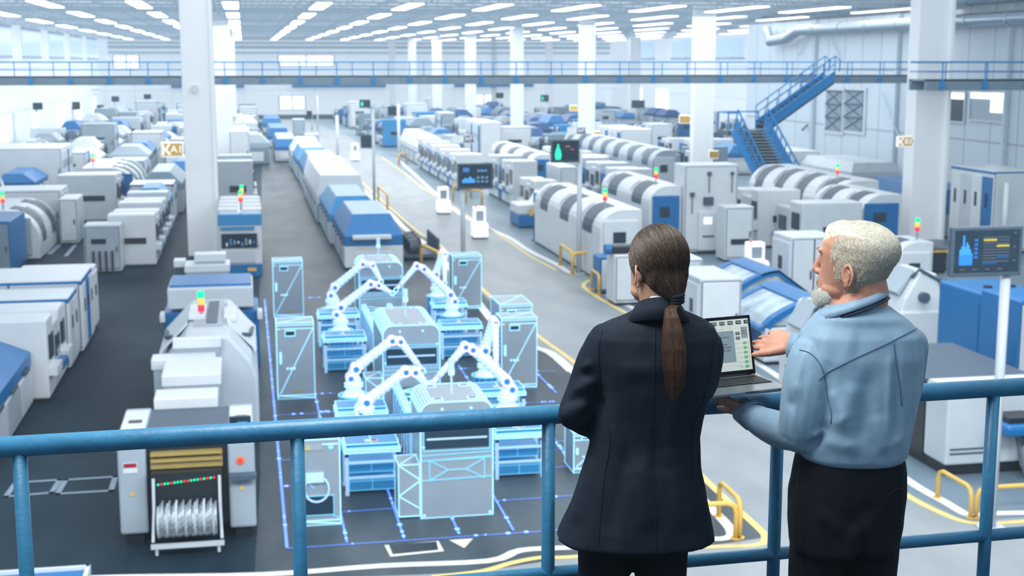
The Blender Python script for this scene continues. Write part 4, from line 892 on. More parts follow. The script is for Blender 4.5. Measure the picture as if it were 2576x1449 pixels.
lineSign(1165,350,56,20,98,'CNTY','white hanging line sign with dark lettering above the blue chart screen')
lineSign(1450,329,48,18,112,'CNTY','white hanging line sign with dark lettering above the green bottle screen')
# column fixtures
LCOL = G(515,640); LCW = 82*(LCOL-EYE).dot(HF)/3497*.97
r = thing('round_lamp', 'small round white fixture on the thick left column', 'lamp', (LCOL.x-.15,LCOL.y-LCW*.30-.21,RD(497,228,59).z)); b = MB(); b.cyl((0,0,0),(0,.2,0),.17,seg=20); b.build('cover', 'white', r)
r = thing('junction_box', 'grey square box mounted on the thick right column', 'box', tuple(RD(2330,308,70.6))); b = MB(); b.box(-.24,.24,-.1,.1,-.26,.26); b.build('cover', 'grey', r)
# ------------------------------------------------------------------ far machine rows (linked copies)
protos = []
random.seed(11)
def parkp(fn, *a, **k):
    o = fn(*a, **k); reg(o); return o
P0 = XB(-1.25,1.25,0,2.3)
protos.append(parkp(hooded,'distant_machine','', P0, 5.0, group='far machines', side=1))
protos.append(parkp(stacked,'distant_machine','', P0, 5.2, group='far machines', side=1))
protos.append(parkp(curved,'distant_machine','', P0, 5.0, group='far machines', side=1, stripes=2, front='blue'))
protos.append(parkp(cabinet,'distant_machine','', XB(-1.25,1.25,0,2.9), 3.6, group='far machines', side=1, strip='blue'))
protos.append(parkp(hooded,'distant_machine','', P0, 4.6, hood='white', group='far machines', side=1))
protosR = []
protosR.append(parkp(hooded,'distant_machine','', P0, 5.0, group='far machines', side=-1))
protosR.append(parkp(stacked,'distant_machine','', P0, 5.2, group='far machines', side=-1))
protosR.append(parkp(curved,'distant_machine','', P0, 5.0, group='far machines', side=-1, stripes=3, front='white2', body='panel'))
protosR.append(parkp(cabinet,'distant_machine','', XB(-1.25,1.25,0,2.9), 3.6, group='far machines', side=-1, slot=True, col='white2'))
protosR.append(parkp(stacked,'distant_machine','', P0, 5.0, group='far machines', side=-1, col='blue2', accent='white'))
protosR.append(parkp(hooded,'distant_machine','', P0, 4.8, hood='dblue', body='grey', group='far machines', side=-1))
protosR.append(parkp(stacked,'distant_machine','', P0, 4.8, side=-1, col='grey', accent='dgrey'))
protosR.append(parkp(curved,'distant_machine','', P0, 4.8, side=-1, stripes=3, front='blue', body='grey', stripe='black'))
protos.append(parkp(stacked,'distant_machine','', P0, 4.8, side=1, col='grey', accent='dgrey'))
protos.append(parkp(hooded,'distant_machine','', P0, 4.6, hood='panel', body='grey', group='far machines', side=1))
protos.append(parkp(cabinet,'distant_machine','', XB(-1.2,1.2,0,2.7), 4, side=1, col='panel', door='panel'))
protosR.append(parkp(hooded,'distant_machine','', P0, 4.6, hood='grey', body='panel', group='far machines', side=-1))
GL = {'L': 'hazy distant machine in the rows left of the first aisle', 'R': 'hazy distant machine in the rows right of the bright aisle'}
DONE = []
def rows(xs, y0, y1, ps, key, dens=1.0, skip=None):
    for x in xs:
        y = y0 + random.uniform(0,3)
        while y < y1:
            if random.random() < dens:
                xx = x+random.uniform(-.5,.5); ok = True
                if skip and skip(xx,y): ok = False
                if clash(xx-1.7,xx+1.7,y-3.3,y+3.3,0) or any(abs(xx-a) < 2.6 and abs(y-c) < 5.0 for a, c in DONE): ok = False
                if ok: DONE.append((xx,y))
                if ok: copy_tree(random.choice(ps), (xx,y,0), GL[key], 'far machines '+('left' if key == 'L' else 'right'), sc=(random.uniform(.8,1.25),random.uniform(.8,1.1),random.uniform(.75,1.3)))
            y += random.uniform(5.2,7.0)
rows((-8.5,-4.6), 98, 225, protos, 'L')
rows((-13.2,), 106, 225, protos, 'L'); rows((-18.5,), 92, 225, protos, 'L', .9)
rows((.2,), 122, 225, protos, 'L', .8)
inR = lambda x,y: (abs(x-31)<1.6 and any(abs(y-c)<4 for c in (60,92,124,155,187,218)))
rows((15.2,19.4), 128, 225, protosR, 'R', .9, inR)
rows((23.6,27.6,34.4,38.6), 100, 225, protosR, 'R', .92, inR)
rows((31.0,), 100, 225, protosR, 'R', .8, inR)
rows((47,52,57), 150, 225, protosR, 'R', .7, inR)
rows((34.8,38.8), 62, 80, protosR, 'R', .8, inR)
for o in protos+protosR:
    def kill(a):
        for c in KID.get(a.name, []): kill(c)
        bpy.data.objects.remove(a, do_unlink=True)
    kill(o)
# ------------------------------------------------------------------ glowing production cell (projected equipment)
mat('cell_panel', (.27,.33,.39), .35, emit=(.25,.45,.65), es=.10, noise=.06, nscale=1.2)
mat('cell_blue', (.03,.20,.42), .35, emit=(.02,.28,.60), es=.28, noise=.08, nscale=2)
mat('cell_dark', (.015,.035,.06), .25, emit=(.0,.05,.12), es=.2, noise=.1)
mat('cell_edge', (.4,.8,1), .4, emit=(.30,.72,1.0), es=1.15, noise=.01)
mat('cell_edge_dim', (.2,.6,.8), .4, emit=(.16,.52,.78), es=.75, noise=.01)
mat('cell_alu', (.45,.62,.80), .35, emit=(.35,.65,1.0), es=.45, noise=.05)
mat('robot_white', (.62,.72,.95), .4, emit=(.50,.62,1.0), es=.42, noise=.06, nscale=6)
mat('robot_band', (.4,.8,1), .4, emit=(.45,.85,1.0), es=1.0, noise=.02)
mat('robot_joint', (.55,.6,.95), .4, emit=(.62,.62,1.0), es=.75, noise=.02)
mat('robot_pink', (.8,.4,.8), .4, emit=(.85,.45,.95), es=.8, noise=.02)
mat('robot_cap', (.02,.14,.45), .3, emit=(.03,.25,.75), es=.5, noise=.05)
mat('pedestal', (.02,.14,.36), .35, emit=(.0,.18,.5), es=.3, noise=.05)
mat('grid_line', (.1,.25,1), .4, emit=(.12,.26,1.0), es=.9, noise=.01)
mat('grid_dot', (.2,.4,1), .4, emit=(.22,.42,1.0), es=1.6, noise=.01)
def bedges(x0,x1,y0,y1,z0,z1):
    c = [(x,y,z) for x in (x0,x1) for y in (y0,y1) for z in (z0,z1)]; S = []
    for i in range(8):
        for j in range(i+1,8):
            if sum(c[i][k] != c[j][k] for k in range(3)) == 1: S.append((c[i],c[j]))
    return S
ER = .012
def cellcab(px, label, L=.85, back=False, r_=ER):
    X0,X1,Y0,h = px; w = X1-X0; r = root('cell_cabinet', label, 'control cabinet', X0, X1, Y0, L); yf = -L/2
    b = MB(); b.box(-w/2,w/2,yf,L/2,0,h); b.build('body', 'cell_panel', r)
    e = r_; b = MB(); b.wire(bedges(-w/2,w/2,yf,L/2,.0,h),e); b.wire([((-w/2,yf,h-.16),(w/2,yf,h-.16)),((-w/2,yf,.1),(w/2,yf,.1)),((-w/2,yf,h-.06),(w/2,yf,h-.06)),
        ((-w/2,yf,h),(w/2,L/2,h)),((-w/2,yf,.1),(w/2,yf,.02))],e); b.build('glowing_edge', 'cell_edge', r)
    if back:
        for sg in (((-w/2,yf-.01,h*.62),(-w*.1,yf-.01,h*.42)),((-w*.1,yf-.01,h*.2),(w/2,yf-.01,.12))): b = MB(); b.wire([sg],e*.8); b.build('diagonal_line', 'cell_edge_dim', r)
        b = MB(); b.box(-w*.42,w*.34,yf-.02,yf,h*.12,h*.34); o = b.build('dark_hatch', 'cell_dark', r); b = MB(); b.wire(bedges(-w*.42,w*.34,yf-.03,yf-.02,h*.12,h*.34),e*.8); b.build('hatch_edge', 'cell_edge_dim', o)
        b = MB(); b.tube([(-w*.05+.24*math.cos(a*PI/8),yf-.06,h*.42+.26*math.sin(a*PI/8)) for a in range(17)],.022,6); b.build('coiled_cable', 'cell_alu', r); b = MB(); b.box(-w*.3,w*.12,yf-.1,yf,h*.5,h*.6); b.build('cable_bracket', 'cell_alu', r)
        b = MB(); b.box(-w*.32,w*.1,yf-.02,yf,h*.85,h*.92); b.build('warning_plate', 'panel', r); b = MB(); b.prism([(-w*.3,h*.86),(-w*.16,h*.86),(-w*.23,h*.915)],yf-.03,yf-.02); b.build('warning_triangle', 'led_amber_dim', r)
        b = MB(); b.cyl((w*.3,yf-.02,h*.88),(w*.3,yf,h*.88),.05,seg=14); b.build('round_mark', 'cell_edge_dim', r)
    else:
        b = MB(); b.wire([((w/2-.03,yf-.012,h-.18),(-w/2+.06,yf-.012,.14))],e*.9); b.build('diagonal_line', 'cell_edge', r)
        b = MB(); b.box(-w*.25,-w*.02,yf-.02,yf,h*.84,h*.89); o = b.build('display', 'cell_dark', r); b = MB(); b.wire(bedges(-w*.27,0,yf-.03,yf-.02,h*.83,h*.90),e*.8); b.build('display_edge', 'cell_edge', o)
        b = MB(); b.box(-w*.43,-w*.38,yf-.05,yf,h*.47,h*.62); b.build('handle', 'cell_edge', r)
        for k in range(3): b = MB(); b.box(-w*.25+k*.09,-w*.25+k*.09+.05,yf-.02,yf,h*.39,h*.415); b.build('push_button', 'cell_edge', r)
        b = MB(); b.box(-w*.05,w*.12,yf-.015,yf,h*.09,h*.13); b.build('warning_plate', 'yellow_dim', r)
        b = MB(); b.box(-w*.4,-w*.28,yf-.015,yf,h*.9,h*.925); b.build('yellow_sticker', 'yellow_dim', r)
    return r
mat('yellow_dim', (.4,.38,.2), .5, noise=.05); mat('led_amber_dim', (.5,.5,.1), .5, emit=(.5,.5,.1), es=.3, noise=.05)
cellcab(FB(690,764,800,656), 'glowing outlined cabinet farthest back at the left of the robot cell')
cellcab(FB(700,793,1005,812), 'glowing outlined cabinet second from the railing on the left of the robot cell')
cellcab(FB(750,858,1325,1098), 'outlined cabinet seen through the railing with a coiled cable and dark hatch', back=True)
cellcab(FB(1139,1211,778,643), 'glowing outlined cabinet at the back right of the robot cell beside the aisle line')
cellcab(FB(1262,1350,978,800), 'tall glowing outlined cabinet in front of the open topped one, by the aisle line')
cellcab(FB(1258,1338,905,766), 'open topped glowing cabinet showing only its crossed roof behind a taller one', L=1.6)
cellcab(FB(1443,1530,1190,1088), 'outlined cabinet almost hidden behind the dark jacket and railing post')
# enclosures
def enclosure(px, L, label, towerz=True, side=True, feature=True):
    X0,X1,Y0,h = px; w = X1-X0; r = root('process_enclosure', label, 'machine', X0, X1, Y0, L); yf = -L/2; yb = L/2; rad = .24
    prof = [(-w/2,0)]+[(-w/2+rad-rad*math.cos(a*PI/10),h-rad+rad*math.sin(a*PI/10)) for a in range(6)]+[(w/2-rad+rad*math.cos(a*PI/10),h-rad+rad*math.sin(a*PI/10)) for a in range(5,-1,-1)]+[(w/2,0)]
    b = MB(); b.prism(prof,yf,yb); b.build('housing', 'cell_panel', r)
    S = []
    for y in (yf-.005,yb): S += [((p[0],y,p[1]),(q[0],y,q[1])) for p, q in zip(prof,prof[1:]+prof[:1])]
    for s in (-1,1):
        for k in range(7):
            a = k*PI/12; x = s*(w/2-rad+rad*math.cos(a)+.004); z = h-rad+rad*math.sin(a)+.004; S.append(((x,yf,z),(x,yb,z)))
        S.append(((s*w/2,yf,0),(s*w/2,yb,0)))
    b = MB(); b.wire(S,.013); b.build('glowing_edge', 'cell_edge', r)
    b = MB(); b.box(-w/2+.08,w/2-.08,yf-.012,yf+.01,h*.60,h*.76); o = b.build('window_opening', 'cell_dark', r)
    b = MB(); b.wire(bedges(-w/2+.06,w/2-.06,yf-.03,yf-.02,h*.585,h*.775),.01); b.wire([((-w/2,yf-.02,h*.80),(w/2,yf-.02,h*.80)),((-w/2,yf-.02,h*.545),(w/2,yf-.02,h*.56)),((-w/2,yf-.02,h*.5),(w/2,yf-.02,h*.52))],.01); b.build('window_frame', 'cell_edge_dim', o)
    b = MB(); b.box(-w/2+.12,w/2-.12,yf-.03,yf-.02,h*.68,h*.695); b.build('inner_bar', 'cell_alu', o)
    if feature:
        za, zb = h*.33, h*.5; S = [((-w/2,yf-.015,za),(w/2,yf-.015,za+.03)),((-w/2,yf-.015,zb),(w/2,yf-.015,zb+.02))]; xa, xb = -w*.38, w*.38
        S += [((xa,yf-.015,za),(xa,yf-.015,zb)),((xb,yf-.015,za),(xb,yf-.015,zb)),((xa,yf-.015,za),(-.18,yf-.015,(za+zb)/2)),((xa,yf-.015,zb),(-.18,yf-.015,(za+zb)/2)),((-.18,yf-.015,(za+zb)/2),(.18,yf-.015,(za+zb)/2)),((.18,yf-.015,(za+zb)/2),(xb,yf-.015,za)),((.18,yf-.015,(za+zb)/2),(xb,yf-.015,zb))]
        b = MB(); b.wire(S,.011); b.build('panel_line', 'cell_edge_dim', r)
    for s in (-1,1):
        for y in (yf+.22,yb-.22): b = MB(); b.box(s*w*.24-.11,s*w*.24+.11,y-.1,y+.1,h,h+.02); o = b.build('roof_vent', 'cell_alu', r); b = MB(); b.box(s*w*.24-.07,s*w*.24+.07,y-.05,y+.05,h+.02,h+.025); b.build('vent_grille', 'cell_dark', o)
    for x,z in ((-w/2+.06,h*.62),(w/2-.06,h*.8),(-w*.2,h*.94),(w*.2,h*.94),(-w/2+.06,.06),(w/2-.06,.06)): b = MB(); b.cyl((x,yf-.02,z),(x,yf,z),.025,seg=8); b.build('bolt', 'cell_edge', r)
    if towerz:
        b = MB(); b.cyl((0,-.1,h),(0,-.1,h+.42),.022,seg=8); o = b.build('signal_lamp', 'cell_alu', r); b = MB(); b.cyl((0,-.1,h+.38),(0,-.1,h+.72),.06,seg=14); b.build('lamp_tube', 'cell_alu', o); b = MB(); b.cyl((0,-.1,h+.40),(0,-.1,h+.5),.063,seg=14); b.build('lamp_lens', 'robot_band', o)
    if side:
        sx = -w/2-.44; b = MB(); b.box(sx,-w/2-.02,yf+.05,yf+.75,.05,h*.47); o = b.build('side_cabinet', 'cell_panel', r)
        S = bedges(sx,-w/2-.02,yf+.045,yf+.75,.05,h*.47); S += [((sx,yf+.04,h*.47),(-w/2,yf+.04,h*.33)),((sx,yf+.04,h*.2),(-w/2,yf+.04,h*.33)),((sx,yf+.04,h*.2),(-w/2,yf+.04,h*.08)),((sx,yf+.05,h*.47),(-w/2,yf+.75,h*.47))]
        b = MB(); b.wire(S,.010); b.build('cabinet_edge', 'cell_edge', o)
    return r
enclosure(FB(1060,1240,1305,1010), 1.55, 'nearest rounded glowing enclosure standing behind the railing, facing front')
A = G(1036,1075); x0 = FB(1060,1240,1305,1010)
E2 = FB(966,1108,1066,792); enclosure((E2[0],E2[1],E2[2],2.5), 2.6, 'middle rounded glowing enclosure between the pairs of robot arms', feature=False)
E3 = FB(906,1015,845,622); enclosure((E3[0],E3[1],E3[2],2.45), 1.8, 'farthest rounded glowing enclosure in front of the blue hooded oven', feature=False, side=False)
# conveyors with rails
def conveyor(xc, y0, y1, label):
    L = y1-y0; r = thing('conveyor', label, 'conveyor', (xc,(y0+y1)/2,0)); z = 1.05
    for s in (-1,1):
        b = MB(); b.box(s*.42-.06,s*.42+.06,-L/2,L/2,z-.12,z); b.build('rail', 'cell_alu', r); b = MB(); b.wire(bedges(s*.42-.07,s*.42+.07,-L/2,L/2,z-.13,z+.01),.010); b.build('rail_edge', 'cell_edge', r)
        b = MB(); b.box(s*.5-.02,s*.5+.02,-L/2,L/2,.25,z-.14); o = b.build('side_panel', 'cell_blue', r)
        k = -L/2+.3
        while k < L/2: b = MB(); b.wire([((s*.53,k,0),(s*.53,k,z-.12))],.018); b.build('leg', 'cell_alu', r); k += .55
    b = MB(); b.box(-.34,.34,-L/2,L/2,z-.16,z-.12); b.build('belt', 'cell_dark', r)
    b = MB(); k = -L/2+.4; f = 1
    while k < L/2-.3: b.wire([((-.36,k,z-.08),(.36,k,z-.08)),((-.36*f,k,z-.08),(.36*f,k+.6,z-.08))],.014); k += .6; f = -f
    b.build('cross_bar', 'cell_edge', r); return r
xc1 = (E2[0]+E2[1])/2; xc0 = (x0[0]+x0[1])/2
conveyor((xc1+xc0)/2, x0[2]+1.6, E2[2]-.05, 'glowing rail conveyor running from the nearest enclosure to the middle one')
conveyor((xc1+(E3[0]+E3[1])/2)/2, E2[2]+2.65, E3[2]-.05, 'glowing rail conveyor running from the middle enclosure to the farthest one')
# workbenches
def bench(xl, xr, ytop, zt, label, L=.8, shelf=True):
    A = G(xl,ytop,zt); X0 = A.x; Y0 = A.y; X1 = RY(xr,ytop,Y0).x; w = X1-X0; r = root('work_bench', label, 'work bench', X0, X1, Y0, L); yf = -L/2
    b = MB(); b.box(-w/2,w/2,yf,L/2,zt-.07,zt); b.build('table_top', 'cell_alu', r); b = MB(); b.wire(bedges(-w/2,w/2,yf-.005,L/2,zt-.08,zt),.010); b.build('top_edge', 'cell_edge', r)
    b = MB(); b.box(-w/2+.03,w/2-.03,yf+.05,L/2-.02,zt,zt+.10); o = b.build('blue_tray', 'cell_blue', r); b = MB(); b.wire(bedges(-w/2+.03,w/2-.03,yf+.05,L/2-.02,zt+.02,zt+.10)+[((0,yf+.05,zt+.10),(0,L/2,zt+.10))],.010); b.build('tray_edge', 'cell_edge', o)
    b = MB(); b.box(-.14,.14,yf+.2,yf+.36,zt+.10,zt+.115); o = b.build('name_plate', 'white', r); b = MB(); b.box(-.0,.12,yf+.22,yf+.34,zt+.115,zt+.12); b.build('red_label', M['redlabel'], o)
    for x in (-w/2+.05,w/2-.05):
        for y in (yf+.05,L/2-.05): b = MB(); b.box(x-.035,x+.035,y-.035,y+.035,.06,zt-.07); b.cyl((x,y,0),(x,y,.08),.045,seg=8); b.build('leg', 'cell_alu', r)
    for x in (-w/2+.05,w/2-.05): b = MB(); b.box(x-.04,x+.04,yf-.005,yf+.04,zt-.16,zt-.08); b.build('corner_joint', 'cell_dark', r)
    for z in (.68,.36): b = MB(); b.box(-w/2,w/2,yf+.02,yf+.06,z,z+.045); b.build('cross_rail', 'cell_alu', r)
    for k,(z,y) in enumerate(((.08,yf+.12),(.42,yf+.3))):
        b = MB(); b.box(-w/2+.1,w/2-.1,y,L/2-.05,z,z+.24); o = b.build('storage_bin', 'cell_blue', r); b = MB(); b.wire(bedges(-w/2+.1,w/2-.1,y-.01,L/2-.05,z,z+.24)+[((0,y-.01,z),(0,y-.01,z+.24)),((-w/2+.1,y-.01,z+.2),(w/2-.1,y-.01,z+.2))],.007); b.build('bin_edge', 'cell_edge_dim', o)
    return r
bench(866,1007,1133,1.0,'glowing work bench with blue bins seen through the railing, left of the nearest enclosure')
bench(1245,1372,1096,1.0,'glowing work bench with blue bins seen through the railing, right of the nearest enclosure')
bench(845,976,1040,1.0,'glowing work bench under the lowest left robot arm')
bench(1197,1323,992,1.0,'glowing work bench behind the lowest right robot arm')
bench(814,922,855,1.0,'glowing work bench with white legs between the left outlined cabinets and middle enclosure')
bench(800,904,796,1.0,'glowing work bench farthest back at the left, under an arm base')
bench(1109,1214,824,1.0,'glowing work bench right of the middle enclosure with a labelled tray')
bench(1090,1176,769,1.0,'glowing work bench farthest back at the right, under an arm base')
# robot arms
def arm(bx, by, joints, label, zb=1.0, yoff=None, s=1.0):
    p = G(bx,by,zb); r = thing('robot_arm', label, 'robot arm', (p.x,p.y,0)); O = Vector((p.x,p.y,0))
    b = MB(); b.cyl((0,0,0),(0,0,zb-.06),.36*s,seg=28); o = b.build('pedestal', 'pedestal', r, smooth=False)
    b = MB(); b.tube([(.37*s*math.cos(a*PI/16),.37*s*math.sin(a*PI/16),zb-.05) for a in range(33)],.022,6); 
    for a in range(14): b.wire([((.365*s*math.cos(a*PI/7),.365*s*math.sin(a*PI/7),.04),(.365*s*math.cos(a*PI/7),.365*s*math.sin(a*PI/7),zb-.06))],.006)
    b.build('pedestal_ring', 'cell_edge_dim', o)
    b = MB(); b.loft([[(q*.30*s if 0 else .30*s*math.cos(a*PI/12)*q,.30*s*math.sin(a*PI/12)*q,zb+z) for a in range(24)] for q,z in ((1.0,-.05),(.85,.0),(.62,.06),(.62,.16),(.72,.17),(.72,.24),(.6,.26),(.58,.36),(.45,.44))]); b.build('turntable', 'robot_white', r, smooth=False)
    b = MB()
    for z,rr in ((.17,.225),(.24,.225),(.06,.195),(.32,.185)): b.tube([(rr*s*math.cos(a*PI/12),rr*s*math.sin(a*PI/12),zb+z) for a in range(25)],.010,5)
    b.build('turntable_band', 'robot_band', r)
    J = []
    for i, q in enumerate(joints):
        Y = p.y + (q[2] if len(q) > 2 else 0); v = RY(q[0],q[1],Y)-O; J.append(v)
    # J: lower shoulder, shoulder, elbow a, elbow b, wrist
    rr = [.16,.17,.14,.13,.09]
    names = ['shoulder_housing','upper_arm','elbow_housing','forearm']
    for i in range(4):
        a, c = J[i], J[i+1]; dirv = (c-a); n = 7; pts = [a.lerp(c,t/(n-1)) for t in range(n)]
        r0, r1 = rr[i]*s*.82, rr[i+1]*s*.82; b = MB(); b.tube(pts,[(r0+(r1-r0)*t/(n-1))*(1.0 if i in (0,2) else (1.0,.95,.9,.9,.9,.95,1)[t]) for t in range(n)],12); o = b.build(names[i], 'robot_white', r, smooth=True)
        if i in (1,3) and dirv.length > .3:
            b = MB(); u = dirv.normalized(); sd = u.orthogonal().normalized(); up = u.cross(sd)
            for t in range(1,8):
                c0 = a.lerp(c,t/8); rad = (r0+(r1-r0)*t/8)*.97; b.tube([c0+(sd*math.cos(k*PI/6)+up*math.sin(k*PI/6))*rad for k in range(13)],.007,4,cap=False)
            b.wire([(a.lerp(c,.1)+Vector((0,-r0*.95,0)),a.lerp(c,.9)+Vector((0,-r1*.95,0)))],.014)
            b.build('light_band', 'robot_band', o)
    for i in range(4):
        b = MB(); R = rr[i]*s; b.cyl(J[i]+Vector((0,-R*1.05,0)),J[i]+Vector((0,R*1.05,0)),R*.80,seg=20); o = b.build('joint', 'robot_joint', r, bev=.015); b = MB(); b.cyl(J[i]+Vector((0,-R*1.12,0)),J[i]+Vector((0,-R*1.05,0)),R*.42,seg=16); b.build('joint_cap', 'robot_cap', o)
        if i >= 2:
            b = MB(); b.tube([J[i]+Vector((R*.8*math.cos(k*PI/8),-R*1.06,R*.8*math.sin(k*PI/8))) for k in range(17)],.006,4); b.build('joint_glow', 'robot_pink', o)
    w = J[4]; u = (J[4]-J[3]).normalized(); b = MB(); b.cyl(w,w+u*.12,.06*s,seg=12); b.build('wrist', 'robot_joint', r)
    sd = Vector((0,1,0)).cross(u).normalized(); b = MB()
    for k in (-1,1): b.tube([w+u*.1,w+u*.16+sd*.07*k,w+u*.28+sd*.03*k],.018,6)
    b.build('gripper', 'robot_band', r); return r
arm(837,772,[(832,742),(842,722),(912,664,-.3),(938,668,-.5),(953,697,-.8)],'robot arm farthest back at the left, reaching to the conveyor in a low arch')
arm(857,826,[(846,790),(857,772),(932,714),(952,717),(974,730)],'robot arm second back at the left, mounted on a bench tray')
arm(1137,788,[(1143,757),(1132,740),(1066,676),(1048,668),(1006,718)],'robot arm at the back right bending left over the conveyor')
arm(1100,740,[(1096,712),(1096,690),(1114,634),(1118,640,-.3),(1119,700,-1.1)],'upright robot arm at the back right seen end on, folded like a tall post')
arm(890,988,[(882,950),(895,926),(986,856),(1007,858),(1052,918)],'robot arm forming a tall arch just before the middle enclosure, at its left')
arm(917,1050,[(907,1033),(921,1010),(1020,934),(1044,935),(1068,962)],'nearest left robot arm just above the handrail, its forearm crossing the conveyor',zb=1.05)
arm(1276,1022,[(1286,977),(1272,956),(1188,878),(1170,871),(1100,950)],'nearest right robot arm arching left over the conveyor')
arm(1223,938,[(1218,905),(1219,880),(1241,806),(1245,812,-.35),(1248,905,-1.3)],'upright robot arm at the right seen end on in front of the outlined cabinets')
# floor grid
r = thing('light_grid', 'glowing blue grid of lines with dots projected on the floor around the robot cell', 'light grid', (4,36,.02)); r['kind'] = 'structure'
b = MB(); d = MB(); O = Vector((4,36,.02))
def gl(pa, pb, w=.022, dots=6):
    a = G(*pa)-O; c = G(*pb)-O; a.z = c.z = 0; t = (c-a).normalized(); n = Vector((-t.y,t.x,0))*w
    b.bm.faces.new([b.bm.verts.new(q) for q in (a+n,a-n,c-n,c+n)])
    for k in range(dots):
        q = a.lerp(c,random.random()); R = random.uniform(.02,.055); d.cyl((q.x,q.y,0),(q.x,q.y,.012),R,seg=8)
random.seed(4)
for xx,(ya,yb),dn in ((722,(1380,755),34),(873,(1367,985),20),(1017,(1357,1230),8),(1155,(1345,1300),5),(1292,(1337,1200),7),(1442,(1170,1090),6)):
    pa = (xx, ya if isinstance(ya,(int,float)) else ya); A = G(xx,ya); B = G(612+(xx-612)*(yb-155)/(ya-155),yb); gl((xx,ya),(612+(xx-612)*(yb-155)/(ya-155),yb),.03 if xx==722 else .022,dn)
for pa,pb,dn in (((720,1382),(1460,1332),12),((862,1290),(1460,1247),6),((712,1226),(1470,1172),8),((706,1160),(1460,1108),4),((692,1046),(845,1038),4),((800,1038),(845,1036),5),((795,993),(845,990),2),((684,870),(800,866),3),((676,807),(770,804),5),((765,751),(812,749),4),((1315,1015),(1400,1012),5),((1140,930),(1190,928),2),((1330,935),(1400,935),3)): gl(pa,pb,.013,dn)
for pa,pb,dn in (((1153,920),(1190,975),5),((1350,940),(1400,990),4),((1393,1105),(1442,1170),6)): gl(pa,pb,.02,dn)
b.build('grid_lines', 'grid_line', r); d.build('grid_dots', 'grid_dot', r)
# ------------------------------------------------------------------ platform and railing
mat('platform_grate', (.10,.13,.16), .5, .6, noise=.1, bump=.4, bscale=40)
RYP = 4.19
b = MB(); b.box(-3,3.5,-1.5,RYP+.22,PZ-.12,PZ); o = struct('floor', b, 'platform_grate')
b = MB(); b.box(-3,3.5,RYP+.22,RYP+.26,PZ-.3,PZ+.1); struct('trim_16', b, 'rail')
ZR = H-1.09
RA = G(0,1125,ZR); RB = G(2576,972,ZR); RU = Vector((RB.x-RA.x,RB.y-RA.y,0)).normalized(); RN = Vector((-RU.y,RU.x,0)); RO = RA.lerp(RB,.5)
def onrail(px, py):
    v = ray(px,py); return EYE+v*((RO-EYE).dot(RN)/v.dot(RN))
zm = (onrail(1740,1412).z+onrail(2490,1345).z)/2-PZ; zh = ZR-PZ
r = thing('railing', 'blue painted tube railing the two people stand at, with top rail and posts', 'railing', (RO.x,RO.y,PZ), math.atan2(RU.y,RU.x))
b = MB(); b.cyl((-3.2,0,zh),(3.2,0,zh),.0305,seg=28); b.build('top_rail', 'rail', r, smooth=True)
b = MB(); b.cyl((-3.2,0,zm),(3.2,0,zm),.021,seg=24); b.build('middle_rail', 'rail', r, smooth=True)
for pxx,pyy in ((50,1160),(748,1130),(1380,1090),(1957,1060),(2497,1030)):
    q = onrail(pxx,pyy); x = (q-RO).dot(RU); b = MB(); b.cyl((x,0,0),(x,0,zh),.0215,seg=24); b.build('post', 'rail', r, smooth=True)
# ------------------------------------------------------------------ people
from mathutils import noise as mnoise
from mathutils.bvhtree import BVHTree
mat('skin', (.56,.30,.20), .5, noise=.10, nscale=30, bump=.08, bscale=260, ssub=.12)
mat('skin_red', (.56,.28,.19), .5, noise=.14, nscale=28, bump=.10, bscale=260, ssub=.12)
mat('jacket', (.009,.016,.027), .8, noise=.10, nscale=40, bump=.12, bscale=500, spec=.2)
mat('trouser', (.006,.009,.014), .85, noise=.15, nscale=30, bump=.10, bscale=400, spec=.2)
mat('shirt', (.215,.35,.475), .6, noise=.05, nscale=14, bump=.06, bscale=600, sheen=.15)
def longfolds(m, sc, dist, st, strength):
    nt = M[m].node_tree; b = nt.nodes['Principled BSDF']; old = b.inputs['Normal'].links[0].from_node
    tc = nt.nodes.new('ShaderNodeTexCoord'); mp = nt.nodes.new('ShaderNodeMapping'); mp.inputs['Scale'].default_value = st; mp.inputs['Rotation'].default_value = (.2,.25,0)
    n = nt.nodes.new('ShaderNodeTexNoise'); n.inputs['Scale'].default_value = sc; n.inputs['Detail'].default_value = 1.5; n.inputs['Distortion'].default_value = 1.2
    bp = nt.nodes.new('ShaderNodeBump'); bp.inputs['Strength'].default_value = strength; bp.inputs['Distance'].default_value = dist
    nt.links.new(tc.outputs['Object'], mp.inputs[0]); nt.links.new(mp.outputs[0], n.inputs['Vector']); nt.links.new(n.outputs['Fac'], bp.inputs['Height']); nt.links.new(bp.outputs[0], old.inputs['Normal'])
longfolds('shirt', 7, .035, (1,1,.35), .55); longfolds('jacket', 6, .03, (1,1,.3), .45); longfolds('trouser', 6, .03, (1,1,.25), .5)
mat('shirt_seam', (.07,.15,.24), .7, noise=.1); mat('jacket_seam', (.004,.007,.012), .8, noise=.1)
mat('tie', (.006,.03,.075), .5, noise=.1); mat('white_cloth', (.70,.78,.84), .7, noise=.03)
mat('hair_dark', (.028,.017,.010), .5, noise=.35, nscale=60, stretch=(1,1,.15), spec=.25); mat('hair_mid', (.065,.040,.024), .45, noise=.3, nscale=80, stretch=(1,1,.15), spec=.3)
mat('hair_red', (.10,.040,.018), .4, noise=.3, nscale=60)
mat('hair_white', (.70,.68,.56), .5, noise=.15, nscale=70, stretch=(1,.2,1)); mat('hair_grey', (.46,.41,.32), .6, noise=.2, nscale=90); mat('beard', (.74,.75,.70), .6, noise=.15, nscale=90)
mat('eye_white', (.8,.8,.78), .2, noise=.02); mat('iris', (.05,.12,.18), .2, noise=.1); mat('shoe', (.01,.01,.012), .3, noise=.1); mat('gold', (.7,.5,.25), .25, .9, noise=.02)
